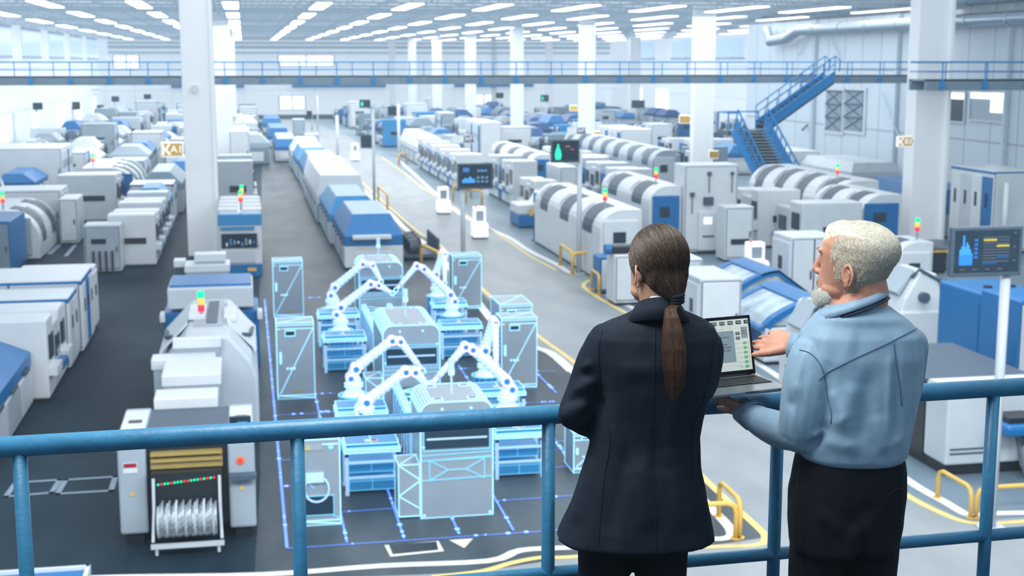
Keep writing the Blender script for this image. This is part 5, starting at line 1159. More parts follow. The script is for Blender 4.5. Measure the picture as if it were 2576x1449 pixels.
def fuse(name, mb, m, parent, voxel, sm=6, post=None, fac=.5):
    o = mb.build('tmp', m); r = o.modifiers.new('r','REMESH'); r.mode = 'VOXEL'; r.voxel_size = voxel
    s = o.modifiers.new('s','SMOOTH'); s.iterations = sm; s.factor = fac
    bpy.context.view_layer.update(); dg = bpy.context.evaluated_depsgraph_get(); me = bpy.data.meshes.new_from_object(o.evaluated_get(dg))
    bpy.data.objects.remove(o, do_unlink=True); me.name = name
    if not me.materials: me.materials.append(M[m])
    if post:
        nr = [v.normal.copy() for v in me.vertices]
        for v, n in zip(me.vertices, nr): v.co = v.co + n*post(v.co, n)
    for p in me.polygons: p.use_smooth = True
    o = bpy.data.objects.new(name, me); C.objects.link(o)
    if parent:
        o.parent = parent
        me.transform(Matrix.Translation(-parent.location))
    return o
def ring(px0, px1, py, d, th, n=28, e=2.4, lean=0.0):
    a = RD(px0,py,d); c = RD(px1,py,d); z = (a.z+c.z)/2; m = (a+c)/2; hw = (c-a).length/2; out = []
    for k in range(n):
        t = 2*PI*k/n; ct, s_ = math.cos(t), math.sin(t); x = math.copysign(abs(ct)**(2/e), ct)*hw; y = math.copysign(abs(s_)**(2/e), s_)*th
        p = m + RT*x + HF*y; p.z = z - lean*y; out.append(p)
    return out
def limb(mb, pts, rr, seg=16):
    """smooth tapered limb through points"""
    P = [Vector(p) for p in pts]; Q = []; R = []
    n = len(P)
    for i in range(n-1):
        p0, p1, p2, p3 = P[max(i-1,0)], P[i], P[i+1], P[min(i+2,n-1)]
        for k in range(5):
            t = k/5; Q.append(.5*((2*p1)+(p2-p0)*t+(2*p0-5*p1+4*p2-p3)*t*t+(3*p1-p0-3*p2+p3)*t**3)); R.append(rr[i]+(rr[i+1]-rr[i])*t)
    Q.append(P[-1]); R.append(rr[-1]); mb.tube(Q, R, seg); mb.ball(Q[0],R[0]*.98,u=12,v=8); mb.ball(Q[-1],R[-1]*.98,u=12,v=8)
HZ = [(-.120,.022,.078,.035),(-.108,.044,.092,.0),(-.088,.056,.096,-.03),(-.062,.064,.096,-.06),(-.03,.070,.092,-.084),(0,.075,.091,-.096),(.03,.078,.095,-.102),(.06,.077,.091,-.101),(.085,.069,.077,-.091),(.105,.052,.052,-.070),(.118,.028,.018,-.038),(.122,.006,-.005,-.015)]
def headring(z):
    for a, b_ in zip(HZ, HZ[1:]):
        if a[0] <= z <= b_[0]:
            t = (z-a[0])/(b_[0]-a[0]); return [a[i]+(b_[i]-a[i])*t for i in range(4)]
    return HZ[-1] if z > 0 else HZ[0]
def headpt(z, ang, off=0.0):
    _, w, yf, yb = headring(z); cy = (yf+yb)/2; ry = (yf-yb)/2; c, s = math.cos(ang), math.sin(ang); e = 2/2.3
    return Vector((math.copysign(abs(s)**e,s)*(w+off), cy+math.copysign(abs(c)**e,c)*(ry+off), z+off*max(0,(z-.05)*8)))
def headmat(c, alpha, pitch, roll, s):
    f = (HF*math.cos(alpha)-RT*math.sin(alpha)); r = f.cross(Vector((0,0,1))).normalized(); u = Vector((0,0,1))
    R = Matrix((r,f,u)).transposed() @ Matrix.Rotation(pitch,3,'X') @ Matrix.Rotation(roll,3,'Y')
    sv = s if isinstance(s,tuple) else (s,s,s)
    return Matrix.Translation(c) @ R.to_4x4() @ Matrix.Diagonal((*sv,1))
def addhead(mb, T, male):
    ears = (-1,1) if male else (-1,)
    h = MB(); n = 32
    h.loft([[headpt(z,2*PI*k/n) for k in range(n)] for z in [q[0] for q in HZ]])
    h.tube([(0,.092,.028),(0,.099,.005),(0,.108,-.020),(0,.112,-.034),(0,.102,-.044)],[.008,.009,.012,.014,.009],10)
    for s in (-1,1):
        h.ball((s*.012,.099,-.038),(.009,.011,.009),u=10,v=8); h.ball((s*.030,.080,.034),(.028,.014,.012),u=12,v=8); h.ball((s*.040,.046,-.022),(.022,.028,.034),u=12,v=8)
        h.ball((s*.050,.035,-.078),(.016,.035,.022),u=12,v=8)
        if s not in ears: continue
        X = lambda yy: .073+.020*max(0,(.004-yy)/.03)
        pts = []
        for k in range(15):
            a = math.radians(-60+k*20); yy = -.012-.017*math.cos(a-PI/2+PI/2)*1.0; yy = -.010+.019*math.cos(a+math.radians(0)); zz = -.022+.031*math.sin(a); yy = -.020-.019*math.cos(a) ; pts.append((s*X(yy),yy,zz))
        h.tube(pts,.0048,8); h.ball((s*.079,-.015,-.050),(.006,.010,.012),u=10,v=8); h.ball((s*.078,-.020,-.022),(.006,.014,.024),u=10,v=8)
        h.tube([(s*.080,-.011,.000),(s*.086,-.023,-.012),(s*.084,-.025,-.030),(s*.081,-.015,-.042)],.004,6)
    h.ball((0,.095,-.069),(.025,.009,.0045),u=12,v=8); h.ball((0,.093,-.078),(.021,.009,.0055),u=12,v=8); h.ball((0,.084,-.106),(.020,.014,.014),u=12,v=8)
    h.bm.transform(T); me = bpy.data.meshes.new('h'); h.bm.to_mesh(me); h.bm.free(); mb.bm.from_mesh(me); bpy.data.meshes.remove(me)
def addhand(mb, w, fdir, nrm, side, curls, spread=.10, s=1.0, thumb=(.6,.25), fl=(.074,.083,.077,.060)):
    """w wrist, fdir towards fingers, nrm = back of hand direction, side = direction of the thumb"""
    f = Vector(fdir).normalized(); t = Vector(side); t = (t-f*t.dot(f)).normalized(); n = f.cross(t); n = n if n.dot(Vector(nrm)) > 0 else -n
    w = Vector(w); L = .088*s; R = []
    for q, hw, ht in ((-.02,.028,.021),(.0,.029,.020),(.03,.038,.017),(.065,.043,.015),(.092,.040,.012)):
        R.append([w+f*q*s+t*math.cos(a*PI/8)*hw*s+n*math.sin(a*PI/8)*ht*s for a in range(16)])
    mb.loft(R)
    for i in range(4):
        o = (.030-.020*i)*s; b0 = w+f*(L-.012*s-(.004*abs(i-1))*s)+t*o; ln = fl[i]*s; d = (f+t*(spread*(1.5-i)/1.5)).normalized(); p = [b0-f*.02*s, b0]; c = 0
        for j, fr in enumerate((.42,.32,.26)):
            c += curls[i]*(1.0,.9,.6)[j]; dd = d*math.cos(c)-n*math.sin(c); p.append(p[-1]+dd*ln*fr)
        r0 = (.0095,.0098,.0092,.0082)[i]*s; mb.tube([p[0],p[1],p[2],p[3],p[4]],[r0,r0,r0*.94,r0*.86,r0*.66],10); mb.ball(p[4],r0*.66,u=8,v=6)
    b0 = w+f*.022*s+t*.022*s; d = (f*math.cos(thumb[0])+t*math.sin(thumb[0])-n*thumb[1]).normalized(); d2 = (d+f*.35).normalized()
    P = [b0, b0+d*.042*s, b0+d*.042*s+d2*.032*s, b0+d*.042*s+d2*.057*s]; mb.tube(P,[.0165*s,.013*s,.0115*s,.008*s],10); mb.ball(P[-1],.008*s,u=8,v=6)
def strands(name, m, parent, paths, w=.0011):
    b = MB()
    for P in paths:
        n = len(P); side = (P[-1]-P[0]).cross(((P[0]+P[-1])/2-EYE)); side = side.normalized() if side.length > 1e-7 else Vector((1,0,0)); vs = []
        for i, p in enumerate(P): ww = w*(1-.75*i/(n-1)); vs.append((b.bm.verts.new(p-side*ww),b.bm.verts.new(p+side*ww)))
        for a, c in zip(vs, vs[1:]): b.bm.faces.new((a[0],a[1],c[1],c[0]))
    me = bpy.data.meshes.new(name); b.bm.to_mesh(me); b.bm.free(); me.materials.append(M[m]); me.transform(Matrix.Translation(-parent.location))
    o = bpy.data.objects.new(name, me); C.objects.link(o); o.parent = parent; return o
def bvh(objs):
    V = []; F = []
    for o in objs:
        k = len(V); mw = Matrix.Translation(o.parent.location if o.parent else (0,0,0)); V += [mw@v.co for v in o.data.vertices]; F += [tuple(i+k for i in p.vertices) for p in o.data.polygons]
    return BVHTree.FromPolygons(V, F)
def onsurf(B, px, py, off=.0015):
    d = ray(px,py).normalized(); h = B.ray_cast(EYE, d)
    return None if h[0] is None else h[0]+h[1]*off*(1 if h[1].dot(d) < 0 else -1)
def seam(B, pts, m, parent, name='seam', r=.0013):
    P = [onsurf(B,*q) for q in smoothpix(pts,5)]; P = [p for p in P if p is not None]; Q = P[:1]
    for p in P[1:]:
        if (p-Q[-1]).length < .08: Q.append(p)
    if len(Q) < 3: return
    b = MB(); b.tube([q-parent.location for q in Q], r, 6); return b.build(name, m, parent, smooth=True)
def foldf(folds, namp=.003, ns=9.0, st=(1,1,.45)):
    F = [(Vector(a),Vector(c),w,A) for a,c,w,A in folds]
    def f(co, n):
        v = namp*mnoise.noise(Vector((co.x*ns*st[0],co.y*ns*st[1],co.z*ns*st[2]))) + namp*.45*mnoise.noise(Vector((co.x*ns*2.7,co.y*ns*2.7,co.z*ns*1.5)))
        for a, c, w, A in F:
            ab = c-a; t = max(0,min(1,(co-a).dot(ab)/ab.length_squared)); q = a+ab*t; dd = (co-q).length
            if dd < w*2.5: e = min(1, 4*t+.25)*min(1,4*(1-t)+.25); v += 1.25*A*e*math.exp(-(dd/w)**2)
        return v
    return f
def FL(L, d): return [(RD(a,b_,d+do),RD(c,e,d+do),w,A) for a,b_,c,e,w,A,do in L]
def eyes(T, parent):
    for s in (-1,1):
        b = MB(); b.ball((0,0,0),.0125,u=12,v=8); b.bm.transform(T@Matrix.Translation((s*.031,.070,.008))); b.bm.transform(Matrix.Translation(-parent.location)); o = b.build('eye','eye_white',parent,smooth=True)
        b = MB(); b.cyl((0,.0115,0),(0,.0130,0),.006,seg=12); b.bm.transform(T@Matrix.Translation((s*.031,.070,.008))); b.bm.transform(Matrix.Translation(-parent.location)); b.build('iris','iris',o)
def legs(mb, dmid, lat, hipz, floorz, rr, apart=.10, sk=1.0):
    for s in (-1,1):
        base = RT*lat+HF*dmid; P = [base+RT*s*apart*.85+Vector((0,0,hipz)), base+RT*s*apart*.95+HF*.01+Vector((0,0,floorz+.46)), base+RT*s*apart+Vector((0,0,floorz+.09))]
        limb(mb, P, rr)
def shoe(parent, lat, d, rz=0, heel=.0):
    b = MB(); b.loft([[(x*.045*q,y0+yy,z) for x,yy in [(math.cos(a*PI/8)*1.0,math.sin(a*PI/8)*.0+.13*math.sin(a*PI/8)*q) for a in range(16)]] for q,z,y0 in ((1,0,.03),(1.02,.02,.03),(.9,.05,.02),(.6,.09,-.02))])
    b.bm.transform(Matrix.Translation((RT*lat+HF*d)-Vector((parent.location.x,parent.location.y,0)))@Matrix.Rotation(-YAW+rz,4,'Z')); return b.build('shoe','shoe',parent,smooth=True)
# ================= woman
WD = 3.95; wl = (1645-1288)/3497*WD
wo = thing('person', 'person with a long brown ponytail in a dark navy blazer, arms folded, seen from behind', 'person', tuple(RT*wl+HF*WD+Vector((0,0,PZ))))
TW = headmat(RD(1653,670,WD+.02), math.radians(27), math.radians(-2), 0, .945)
b = MB(); addhead(b, TW, False)
hc = RD(1651,670,WD+.02)
limb(b, [hc+Vector((0,0,-.05))-HF*.02, RD(1652,760,WD-.005), RD(1652,812,WD-.01)], [.052,.050,.056])
b.loft([ring(1612,1700,790,WD,.05),ring(1540,1768,828,WD,.075),ring(1515,1792,880,WD,.10),ring(1518,1780,960,WD,.10),ring(1530,1750,1060,WD,.09),ring(1515,1745,1180,WD,.105),ring(1505,1745,1270,WD,.11)])
legs(b, WD, RD(1592,1350,WD).dot(RT), RD(1600,1290,WD).z, PZ, [.085,.058,.04], .085)
limb(b, [RD(1528,858,WD),RD(1485,960,WD),RD(1447,1040,WD-.02)], [.040,.034,.030]); limb(b, [RD(1447,1040,WD-.02),RD(1530,1055,WD+.15),RD(1600,1042,WD+.19)], [.034,.030,.024])
limb(b, [RD(1775,868,WD),RD(1768,940,WD),RD(1735,1008,WD)], [.040,.034,.030]); limb(b, [RD(1735,1008,WD),RD(1700,1026,WD+.15),RD(1640,1012,WD+.22)], [.034,.030,.024])
addhand(b, RD(1600,1042,WD+.19), RT+Vector((0,0,.3)), HF, Vector((0,0,1)), (.35,.35,.4,.4), s=.92)
addhand(b, RD(1640,1012,WD+.22), -RT+Vector((0,0,.4)), HF, Vector((0,0,1)), (.5,.5,.55,.6), s=.92)
fuse('body', b, 'skin', wo, .0042, 3); eyes(TW, wo)
# trousers
b = MB(); cx_ = RD(1592,1350,WD).dot(RT)
b.loft([ring(1500,1745,1150,WD,.11),ring(1475,1750,1240,WD,.13),ring(1450,1745,1310,WD,.135),ring(1447,1742,1370,WD,.13)])
for s in (-1,1):
    base = RT*cx_+HF*WD; P = [base+RT*s*.083+Vector((0,0,RD(1600,1330,WD).z)), base+RT*s*.087+Vector((0,0,RD(1600,1460,WD).z)), base+RT*s*.088+Vector((0,0,PZ+.46)), base+RT*s*.085+Vector((0,0,PZ+.05))]
    limb(b, P, [.088,.078,.068,.066])
fuse('trousers', b, 'trouser', wo, .009, 5, foldf([], .004, 8))
for s in (-1,1): shoe(wo, cx_+s*.085, WD+.03)
# blazer
b = MB()
b.loft([ring(1614,1702,774,WD+.0,.058,lean=-.1),ring(1606,1710,783,WD+.0,.068,lean=-.1),ring(1580,1738,794,WD,.078,lean=-.15),ring(1545,1772,806,WD,.088),ring(1512,1797,820,WD,.098,e=2.6),ring(1494,1806,842,WD,.112,e=2.7),ring(1498,1806,900,WD,.128,e=2.7),ring(1508,1795,970,WD,.128,e=2.6),
  ring(1500,1772,1040,WD,.120),ring(1486,1757,1100,WD,.116),ring(1462,1762,1180,WD,.130),ring(1436,1778,1260,WD,.145),ring(1408,1792,1325,WD,.155),ring(1397,1798,1352,WD,.158)])
limb(b, [RD(1524,862,WD),RD(1502,910,WD),RD(1476,975,WD),RD(1446,1040,WD-.02)], [.060,.060,.056,.052]); limb(b, [RD(1446,1040,WD-.02),RD(1485,1062,WD+.08),RD(1560,1058,WD+.17),RD(1620,1046,WD+.19)], [.050,.050,.046,.036])
limb(b, [RD(1772,872,WD),RD(1770,915,WD),RD(1762,960,WD),RD(1738,1006,WD)], [.056,.056,.052,.046]); limb(b, [RD(1738,1006,WD),RD(1722,1024,WD+.08),RD(1660,1022,WD+.18),RD(1600,1012,WD+.21)], [.046,.044,.042,.036])
wf = FL([(1505,870,1515,1000,.010,-.006,-.12),(1440,985,1500,955,.016,.009,-.05),(1425,1010,1500,1000,.014,-.008,-.05),(1410,1050,1480,1010,.018,.009,-.05),(1455,925,1490,915,.012,.007,-.05),(1450,940,1495,945,.010,-.006,-.05),(1440,1075,1520,1000,.02,-.009,-.05),
  (1500,1000,1560,1150,.03,.008,-.12),(1540,1010,1580,1200,.02,-.006,-.12),(1560,940,1650,930,.03,.005,-.13),(1700,1000,1690,1180,.03,.006,-.13),(1600,1150,1640,1340,.035,.009,-.14),(1560,1180,1530,1350,.03,-.008,-.14),(1690,1180,1730,1340,.03,.008,-.14),(1480,1150,1440,1320,.03,.008,-.08),
  (1795,900,1760,1010,.012,-.006,-.04),(1740,1060,1760,1250,.02,-.008,-.05),(1640,1080,1650,1200,.025,-.005,-.13)], WD)
jk = fuse('blazer', b, 'jacket', wo, .0065, 5, foldf(wf, .007, 7))
B = bvh([jk])
seam(B, [(1648,815),(1646,900),(1644,1000),(1640,1100),(1642,1200),(1648,1300),(1650,1390)], 'jacket_seam', wo, 'back_seam')
seam(B, [(1515,830),(1507,880),(1508,940),(1512,1000),(1535,1100),(1520,1200),(1510,1300),(1505,1370)], 'jacket_seam', wo, 'side_seam')
seam(B, [(1795,850),(1790,920),(1775,990),(1745,1080),(1742,1200),(1755,1340)], 'jacket_seam', wo, 'side_seam')
def collar(name, parent, m, u, l, th=.005, gap=None):
    b = MB(); n = 40
    R = []
    for (c, hw, hd, tl, td) in (u, l):
        R.append([c+RT*math.cos(2*PI*k/n)*hw+HF*math.sin(2*PI*k/n)*hd+Vector((0,0,tl*math.cos(2*PI*k/n)+td*math.sin(2*PI*k/n))) for k in range(n)])
    V = R; b.loft(V, cap=False); o = b.build(name, m, None, smooth=True); o.data.transform(Matrix.Translation(-parent.location)); o.parent = parent
    s = o.modifiers.new('s','SOLIDIFY'); s.thickness = th; s.offset = 1; return o
nc = RD(1655,783,WD)
collar('blouse_collar', wo, 'white_cloth', (nc+Vector((0,0,.026)),.052,.056,.0,-.03), (nc+Vector((0,0,-.01)),.058,.062,0,-.03))
collar('blazer_collar', wo, 'jacket', (nc+Vector((0,0,.016)),.060,.064,.0,-.035), (nc+Vector((0,0,-.044)),.096,.097,0,-.035), .006)
# hair
EC = Vector((0,-.012,.030)); ER3 = Vector((.088,.102,.104)); tie = Vector((0,-.112,-.092))
b = MB(); b.ball(EC,tuple(ER3),u=40,v=28); b.ball((0,-.052,-.015),(.070,.058,.072),u=24,v=16); b.tube([(0,-.06,-.03),(0,-.085,-.06),(0,-.105,-.082),(0,-.113,-.094)],[.062,.046,.026,.013],20)
b.bm.transform(TW); hr = fuse('hair', b, 'hair_dark', wo, .0045, 6)
BH = None
def ell(dv, off): k = 1/math.sqrt((dv.x/ER3.x)**2+(dv.y/ER3.y)**2+(dv.z/ER3.z)**2); return EC+dv*(k+off)
random.seed(3); paths = {'hair_dark':[],'hair_mid':[]}
mw_ = Matrix.Translation(wo.location); hb = bvh([hr]); td = (tie-EC).normalized(); Ti = TW.copy()
for i in range(2600):
    v = Vector((random.gauss(0,1),random.gauss(0,1),random.gauss(0,1))).normalized()
    if v.y > .70 and v.z < .75: continue
    if v.z < -.2 and v.y > -.1: continue
    P = []; n = 12; t1 = random.uniform(.45,1.0)
    for k in range(n):
        t = k/(n-1)*t1; q = v.slerp(td, t) if v.dot(td) > -.98 else v
        w3 = Ti @ (EC+q*.25); c3 = Ti @ EC; h = hb.ray_cast(w3, (c3-w3).normalized())
        if h[0] is None: break
        P.append(h[0]+(w3-c3).normalized()*random.uniform(.0005,.0022))
    if len(P) > 4: paths['hair_mid' if random.random() < .45 else 'hair_dark'].append(P)
for m_, pp in paths.items(): strands('hair_strands', m_, hr if False else wo, pp, .0008)
tw = TW @ tie
b = MB()
for k in range(3): b.tube([tw+RT*.0155*math.cos(a*PI/8)+HF*.0155*math.sin(a*PI/8)+Vector((0,0,.012-k*.009+.003*math.cos(a*PI/8))) for a in range(17)],.0062,8)
o = b.build('hair_tie', 'jacket', None, smooth=True); o.data.transform(Matrix.Translation(-wo.location)); o.parent = wo
pc = [tw-Vector((0,0,.01)), RD(1686,776,WD-.128), RD(1689,798,WD-.140), RD(1693,832,WD-.150), RD(1696,880,WD-.158), RD(1697,930,WD-.160), RD(1698,975,WD-.155), RD(1694,1006,WD-.152)]; pr = [.0115,.014,.020,.028,.033,.031,.025,.008]
b = MB(); n = 18; PR = []
for c, r_ in zip(pc, pr): PR.append([c+RT*r_*math.cos(2*PI*k/n)+HF*r_*.55*math.sin(2*PI*k/n) for k in range(n)])
b.loft(PR); o = b.build('ponytail', 'hair_dark', None, smooth=True, sub=1); o.data.transform(Matrix.Translation(-wo.location)); o.parent = wo
pp = {'hair_mid':[],'hair_red':[],'hair_dark':[]}
for i in range(900):
    a = random.uniform(PI,2*PI) if random.random() < .8 else random.uniform(0,PI); ph = random.uniform(-.3,.3); t0 = random.uniform(-1,4); t0 = max(0,t0); t1 = min(7,t0+random.uniform(2,5)); rj = random.uniform(1.0,1.06); P = []
    for k in range(12):
        t = t0+(t1-t0)*k/11; j = min(int(t),6); f = t-j; c = pc[j].lerp(pc[j+1],f); r_ = pr[j]+(pr[j+1]-pr[j])*f; r_ *= rj
        P.append(c+RT*r_*math.cos(a+ph*t*.2)+HF*(r_*.55+.001)*math.sin(a+ph*t*.2))
    pp['hair_red' if random.random() < .45 else ('hair_mid' if random.random() < .5 else 'hair_dark')].append(P)
for m_, q in pp.items(): strands('ponytail_strands', m_, wo, q, .0009)
ew = TW @ Vector((-.081,-.008,-.064)); b = MB(); b.tube([ew+RT*.002*math.cos(a)+(HF*.0055)*math.cos(a*PI/6)+Vector((0,0,-.004+.0055*math.sin(a*PI/6))) for a in range(13)],.0012,6); o = b.build('earring','gold',None); o.data.transform(Matrix.Translation(-wo.location)); o.parent = wo
# ================= man
MD = 3.98; ml = (2150-1288)/3497*MD
mo = thing('person', 'bearded person with short white hair in a light blue shirt, holding a laptop and pointing', 'person', tuple(RT*ml+HF*MD+Vector((0,0,PZ))))
TM = headmat(RD(2152,664,MD+.03), math.radians(52), math.radians(3.5), 0, (1.09,1.10,1.0))
b = MB(); addhead(b, TM, True); hc = RD(2152,664,MD+.03)
limb(b, [TM@Vector((0,-.03,-.04)), TM@Vector((0,-.045,-.10)), RD(2152,780,MD), RD(2152,830,MD)], [.060,.060,.062,.078])
b.tube([TM@Vector((-.02,.05,-.085)), RD(2110,790,MD+.03)],[.035,.05],14)
b.loft([ring(2100,2210,780,MD,.05),ring(2055,2280,830,MD,.09),ring(2030,2300,900,MD,.115),ring(2030,2290,1000,MD,.12),ring(2025,2270,1100,MD,.12),ring(2010,2262,1190,MD,.12),ring(2005,2262,1260,MD,.12)])
legs(b, MD, RD(2123,1350,MD).dot(RT), RD(2125,1270,MD).z, PZ, [.09,.062,.045], .09)
S1 = RD(2045,905,MD-.03); E1 = RD(2015,1080,MD-.05); W1 = RD(1885,1038,MD+.17)
limb(b, [S1,S1.lerp(E1,.5),E1],[.052,.048,.042]); limb(b, [E1-Vector((0,0,.02)),E1.lerp(W1,.4)-Vector((0,0,.02)),W1],[.034,.030,.026])
S2 = RD(2285,880,MD+.0); E2_ = RD(2240,1035,MD+.10); W2 = RD(1995,868,MD+.29)
limb(b, [S2,S2.lerp(E2_,.5),E2_],[.052,.046,.040]); limb(b, [E2_,E2_.lerp(W2,.4),W2],[.040,.038,.027])
addhand(b, W1, -RT*.75+HF*.35+Vector((0,0,.30)), Vector((0,0,-1)), HF*.4-RT*.3, (.05,.05,.05,.05), s=1.03, thumb=(.7,-.1), spread=.2)
hd = (RD(1885,843,MD+.42)-W2)
addhand(b, W2, hd, Vector((0,0,.9))-HF*.5, Vector((0,0,-.6))-HF*.85, (.10,.14,.18,.22), s=1.05, thumb=(.50,.0), spread=.08)
fuse('body', b, 'skin_red', mo, .0042, 3); eyes(TM, mo)
b = MB(); cx_ = RD(2123,1350,MD).dot(RT)
b.loft([ring(2012,2268,1130,MD,.135),ring(1998,2276,1180,MD,.14),ring(1985,2275,1240,MD,.145),ring(1982,2268,1310,MD,.145),ring(1985,2255,1370,MD,.14)])
for s in (-1,1):
    base = RT*cx_+HF*MD; P = [base+RT*(s*.078)+Vector((0,0,RD(2100,1300,MD).z)), base+RT*(s*.082)+Vector((0,0,RD(2100,1440,MD).z)), base+RT*s*.09+Vector((0,0,PZ+.46)), base+RT*s*.095+Vector((0,0,PZ+.05))]
    limb(b, P, [.090,.084,.074,.068])
tf = FL([(2060,1290,2120,1340,.02,.007,-.13),(2190,1260,2140,1330,.03,-.010,-.13),(2030,1200,2020,1420,.012,-.005,-.1),(2180,1300,2110,1420,.03,.008,-.12),(2230,1330,2235,1440,.02,.006,-.1),(2080,1380,2060,1449,.02,.006,-.1),(2170,1330,2165,1460,.02,-.018,-.13)], MD)
tr = fuse('trousers', b, 'trouser', mo, .009, 5, foldf(tf, .008, 7))
B = bvh([tr]); seam(B, [(2012,1190),(2008,1240),(2012,1310),(2018,1380),(2022,1448)], 'jacket_seam', mo, 'trouser_seam'); seam(B, [(2235,1245),(2252,1232),(2268,1228)], 'jacket_seam', mo, 'back_pocket')
for s in (-1,1): shoe(mo, cx_+s*.095, MD+.03, .4)
# shirt
b = MB()
b.loft([ring(2098,2226,762,MD,.070,lean=-.1),ring(2078,2246,774,MD,.084,lean=-.1),ring(2052,2270,792,MD,.097),ring(2036,2292,810,MD,.10),ring(2016,2314,838,MD,.118,e=2.6),ring(2008,2318,890,MD,.134,e=2.6),ring(2010,2310,970,MD,.140,e=2.6),ring(2006,2296,1050,MD,.145),ring(2000,2284,1105,MD,.148),ring(2002,2278,1135,MD,.146),ring(2020,2262,1152,MD,.132)])
limb(b, [RD(2045,900,MD-.03),RD(2036,960,MD-.05),RD(2022,1040,MD-.06),RD(2012,1086,MD-.05)], [.072,.074,.070,.066]); limb(b, [RD(2012,1086,MD-.05),RD(1965,1082,MD+.03),RD(1915,1062,MD+.10),RD(1880,1038,MD+.16)], [.064,.058,.050,.040])
limb(b, [RD(2285,870,MD),RD(2280,950,MD+.02),RD(2262,1040,MD+.04),RD(2252,1058,MD+.06)], [.060,.054,.050,.046]); limb(b, [RD(2252,1045,MD+.08),RD(2140,960,MD+.18),RD(2045,885,MD+.27),RD(2012,872,MD+.29)], [.046,.044,.042,.038])
mf = FL([(2260,880,2250,1110,.014,-.008,-.14),(2245,860,2235,1100,.012,.006,-.14),(2075,935,2085,1060,.014,-.012,-.10),(2050,870,2090,930,.008,-.004,-.12),(2090,1065,2020,1150,.014,-.010,-.11),(2150,960,2110,1090,.03,.008,-.14),(2190,930,2160,1120,.025,-.007,-.14),
  (2110,1040,2150,1130,.025,.007,-.14),(2090,980,2130,1060,.02,.008,-.13),(1965,1040,1990,1110,.012,-.008,-.04),(2000,960,2050,1040,.02,.007,-.1),(1985,1000,2030,1080,.015,-.008,-.1),
  (2290,930,2280,1080,.014,-.008,-.05),(2310,880,2300,1000,.014,.006,-.05),(2060,1110,2170,1130,.02,.006,-.14),(2180,1140,2270,1100,.015,.006,-.12),(2200,1040,2230,1140,.02,.007,-.14),(2055,1000,2075,1060,.012,.006,-.11),(2040,1095,2080,1080,.012,.009,-.11)], MD)
sh = fuse('shirt', b, 'shirt', mo, .006, 5, foldf(mf, .005, 7))
B = bvh([sh])
seam(B, [(2060,955),(2085,935),(2150,902),(2220,870),(2290,835),(2322,818)], 'shirt_seam', mo, 'yoke_seam')
seam(B, [(2012,880),(2040,890),(2062,915),(2074,945),(2080,990),(2092,1040),(2090,1065)], 'shirt_seam', mo, 'sleeve_seam')
seam(B, [(2248,862),(2252,900),(2262,960),(2268,1020)], 'shirt_seam', mo, 'back_pleat')
def cuff(c, ax, r0, r1, L):
    b = MB(); ax = Vector(ax).normalized(); b.tube([c,c+ax*L],[r0,r1],22,cap=False); o = b.build('cuff','shirt',None,smooth=True); o.data.transform(Matrix.Translation(-mo.location)); o.parent = mo; s = o.modifiers.new('s','SOLIDIFY'); s.thickness = .004; s.offset = 1
cuff(RD(2022,876,MD+.28), RD(1990,869,MD+.30)-RD(2022,876,MD+.28), .041,.037,.045)
cuff(RD(1897,1048,MD+.14), RD(1868,1030,MD+.19)-RD(1897,1048,MD+.14), .044,.038,.055)
nc = RD(2152,782,MD)
collar('shirt_collar', mo, 'shirt', (nc+Vector((0,0,.040))-RT*.004,.077,.068,.024,-.005), (nc+Vector((0,0,.010))-RT*.014,.106,.088,.040,-.01), .004)
collar('neck_strap', mo, 'tie', (nc+Vector((0,0,.010))-RT*.006,.096,.084,.036,-.01), (nc+Vector((0,0,.001))-RT*.008,.104,.091,.038,-.01), .003)
b = MB(); q = RD(1978,915,MD+.02); b.cyl(q-mo.location,q+Vector((0,0,-.04))-mo.location,.004,seg=8); b.build('pen','steel',mo)
# hair and beard
MC = Vector((0,-.012,.048)); MR = Vector((.077,.106,.080))
b = MB(); b.ball(MC,tuple(MR),u=36,v=24); b.ball((0,.040,.088),(.056,.048,.036),u=24,v=14)
b.bm.transform(TM); ht = fuse('hair', b, 'hair_white', mo, .0045, 8)
hb = bvh([ht]); random.seed(9); P1 = []; P2 = []; bk = Vector((0,-.75,-.65)).normalized()
for i in range(6000):
    v = Vector((random.gauss(0,1),random.gauss(0,1),random.gauss(.4,1))).normalized()
    if v.z < (.12 if v.y > 0 else -.45) and not (v.y < -.6 and v.z > -.6): continue
    P = []; n = 10; t1 = random.uniform(.15,.6)
    for k in range(n):
        q = v.slerp(bk, k/(n-1)*t1); w3 = TM@(MC+q*.2); cc = TM@MC; h = hb.ray_cast(w3,(cc-w3).normalized())
        if h[0] is None: break
        P.append(h[0]+(w3-cc).normalized()*(.0006+.003*math.sin(PI*k/(n-1))*random.random()))
    if len(P) > 4: P1.append(P)
strands('hair_strands', 'hair_white', mo, P1, .0007)
def covered(z, a):
    aa = abs(a)
    if z > .088: return False
    if z > .02: return aa > 1.2
    if z > -.035: return aa > 1.38
    return aa > 2.0 and z > -.092
mat('hair_fade', (.44,.36,.28), .7, noise=.25, nscale=60)
b = MB(); NZ, NA = 40, 90; g = {}
for i in range(NZ+1):
    for j in range(NA+1):
        z = -.092+.182*i/NZ; a = -PI+2*PI*j/NA; g[i,j] = b.bm.verts.new(TM@headpt(z,a,.0022)-mo.location)
for i in range(NZ):
    for j in range(NA):
        z = -.092+.182*(i+.5)/NZ; a = -PI+2*PI*(j+.5)/NA
        if covered(z,a): b.bm.faces.new((g[i,j],g[i,j+1],g[i+1,j+1],g[i+1,j]))
bmesh.ops.delete(b.bm, geom=[v for v in b.bm.verts if not v.link_faces], context='VERTS'); b.build('short_side_hair', 'hair_fade', mo, smooth=True)
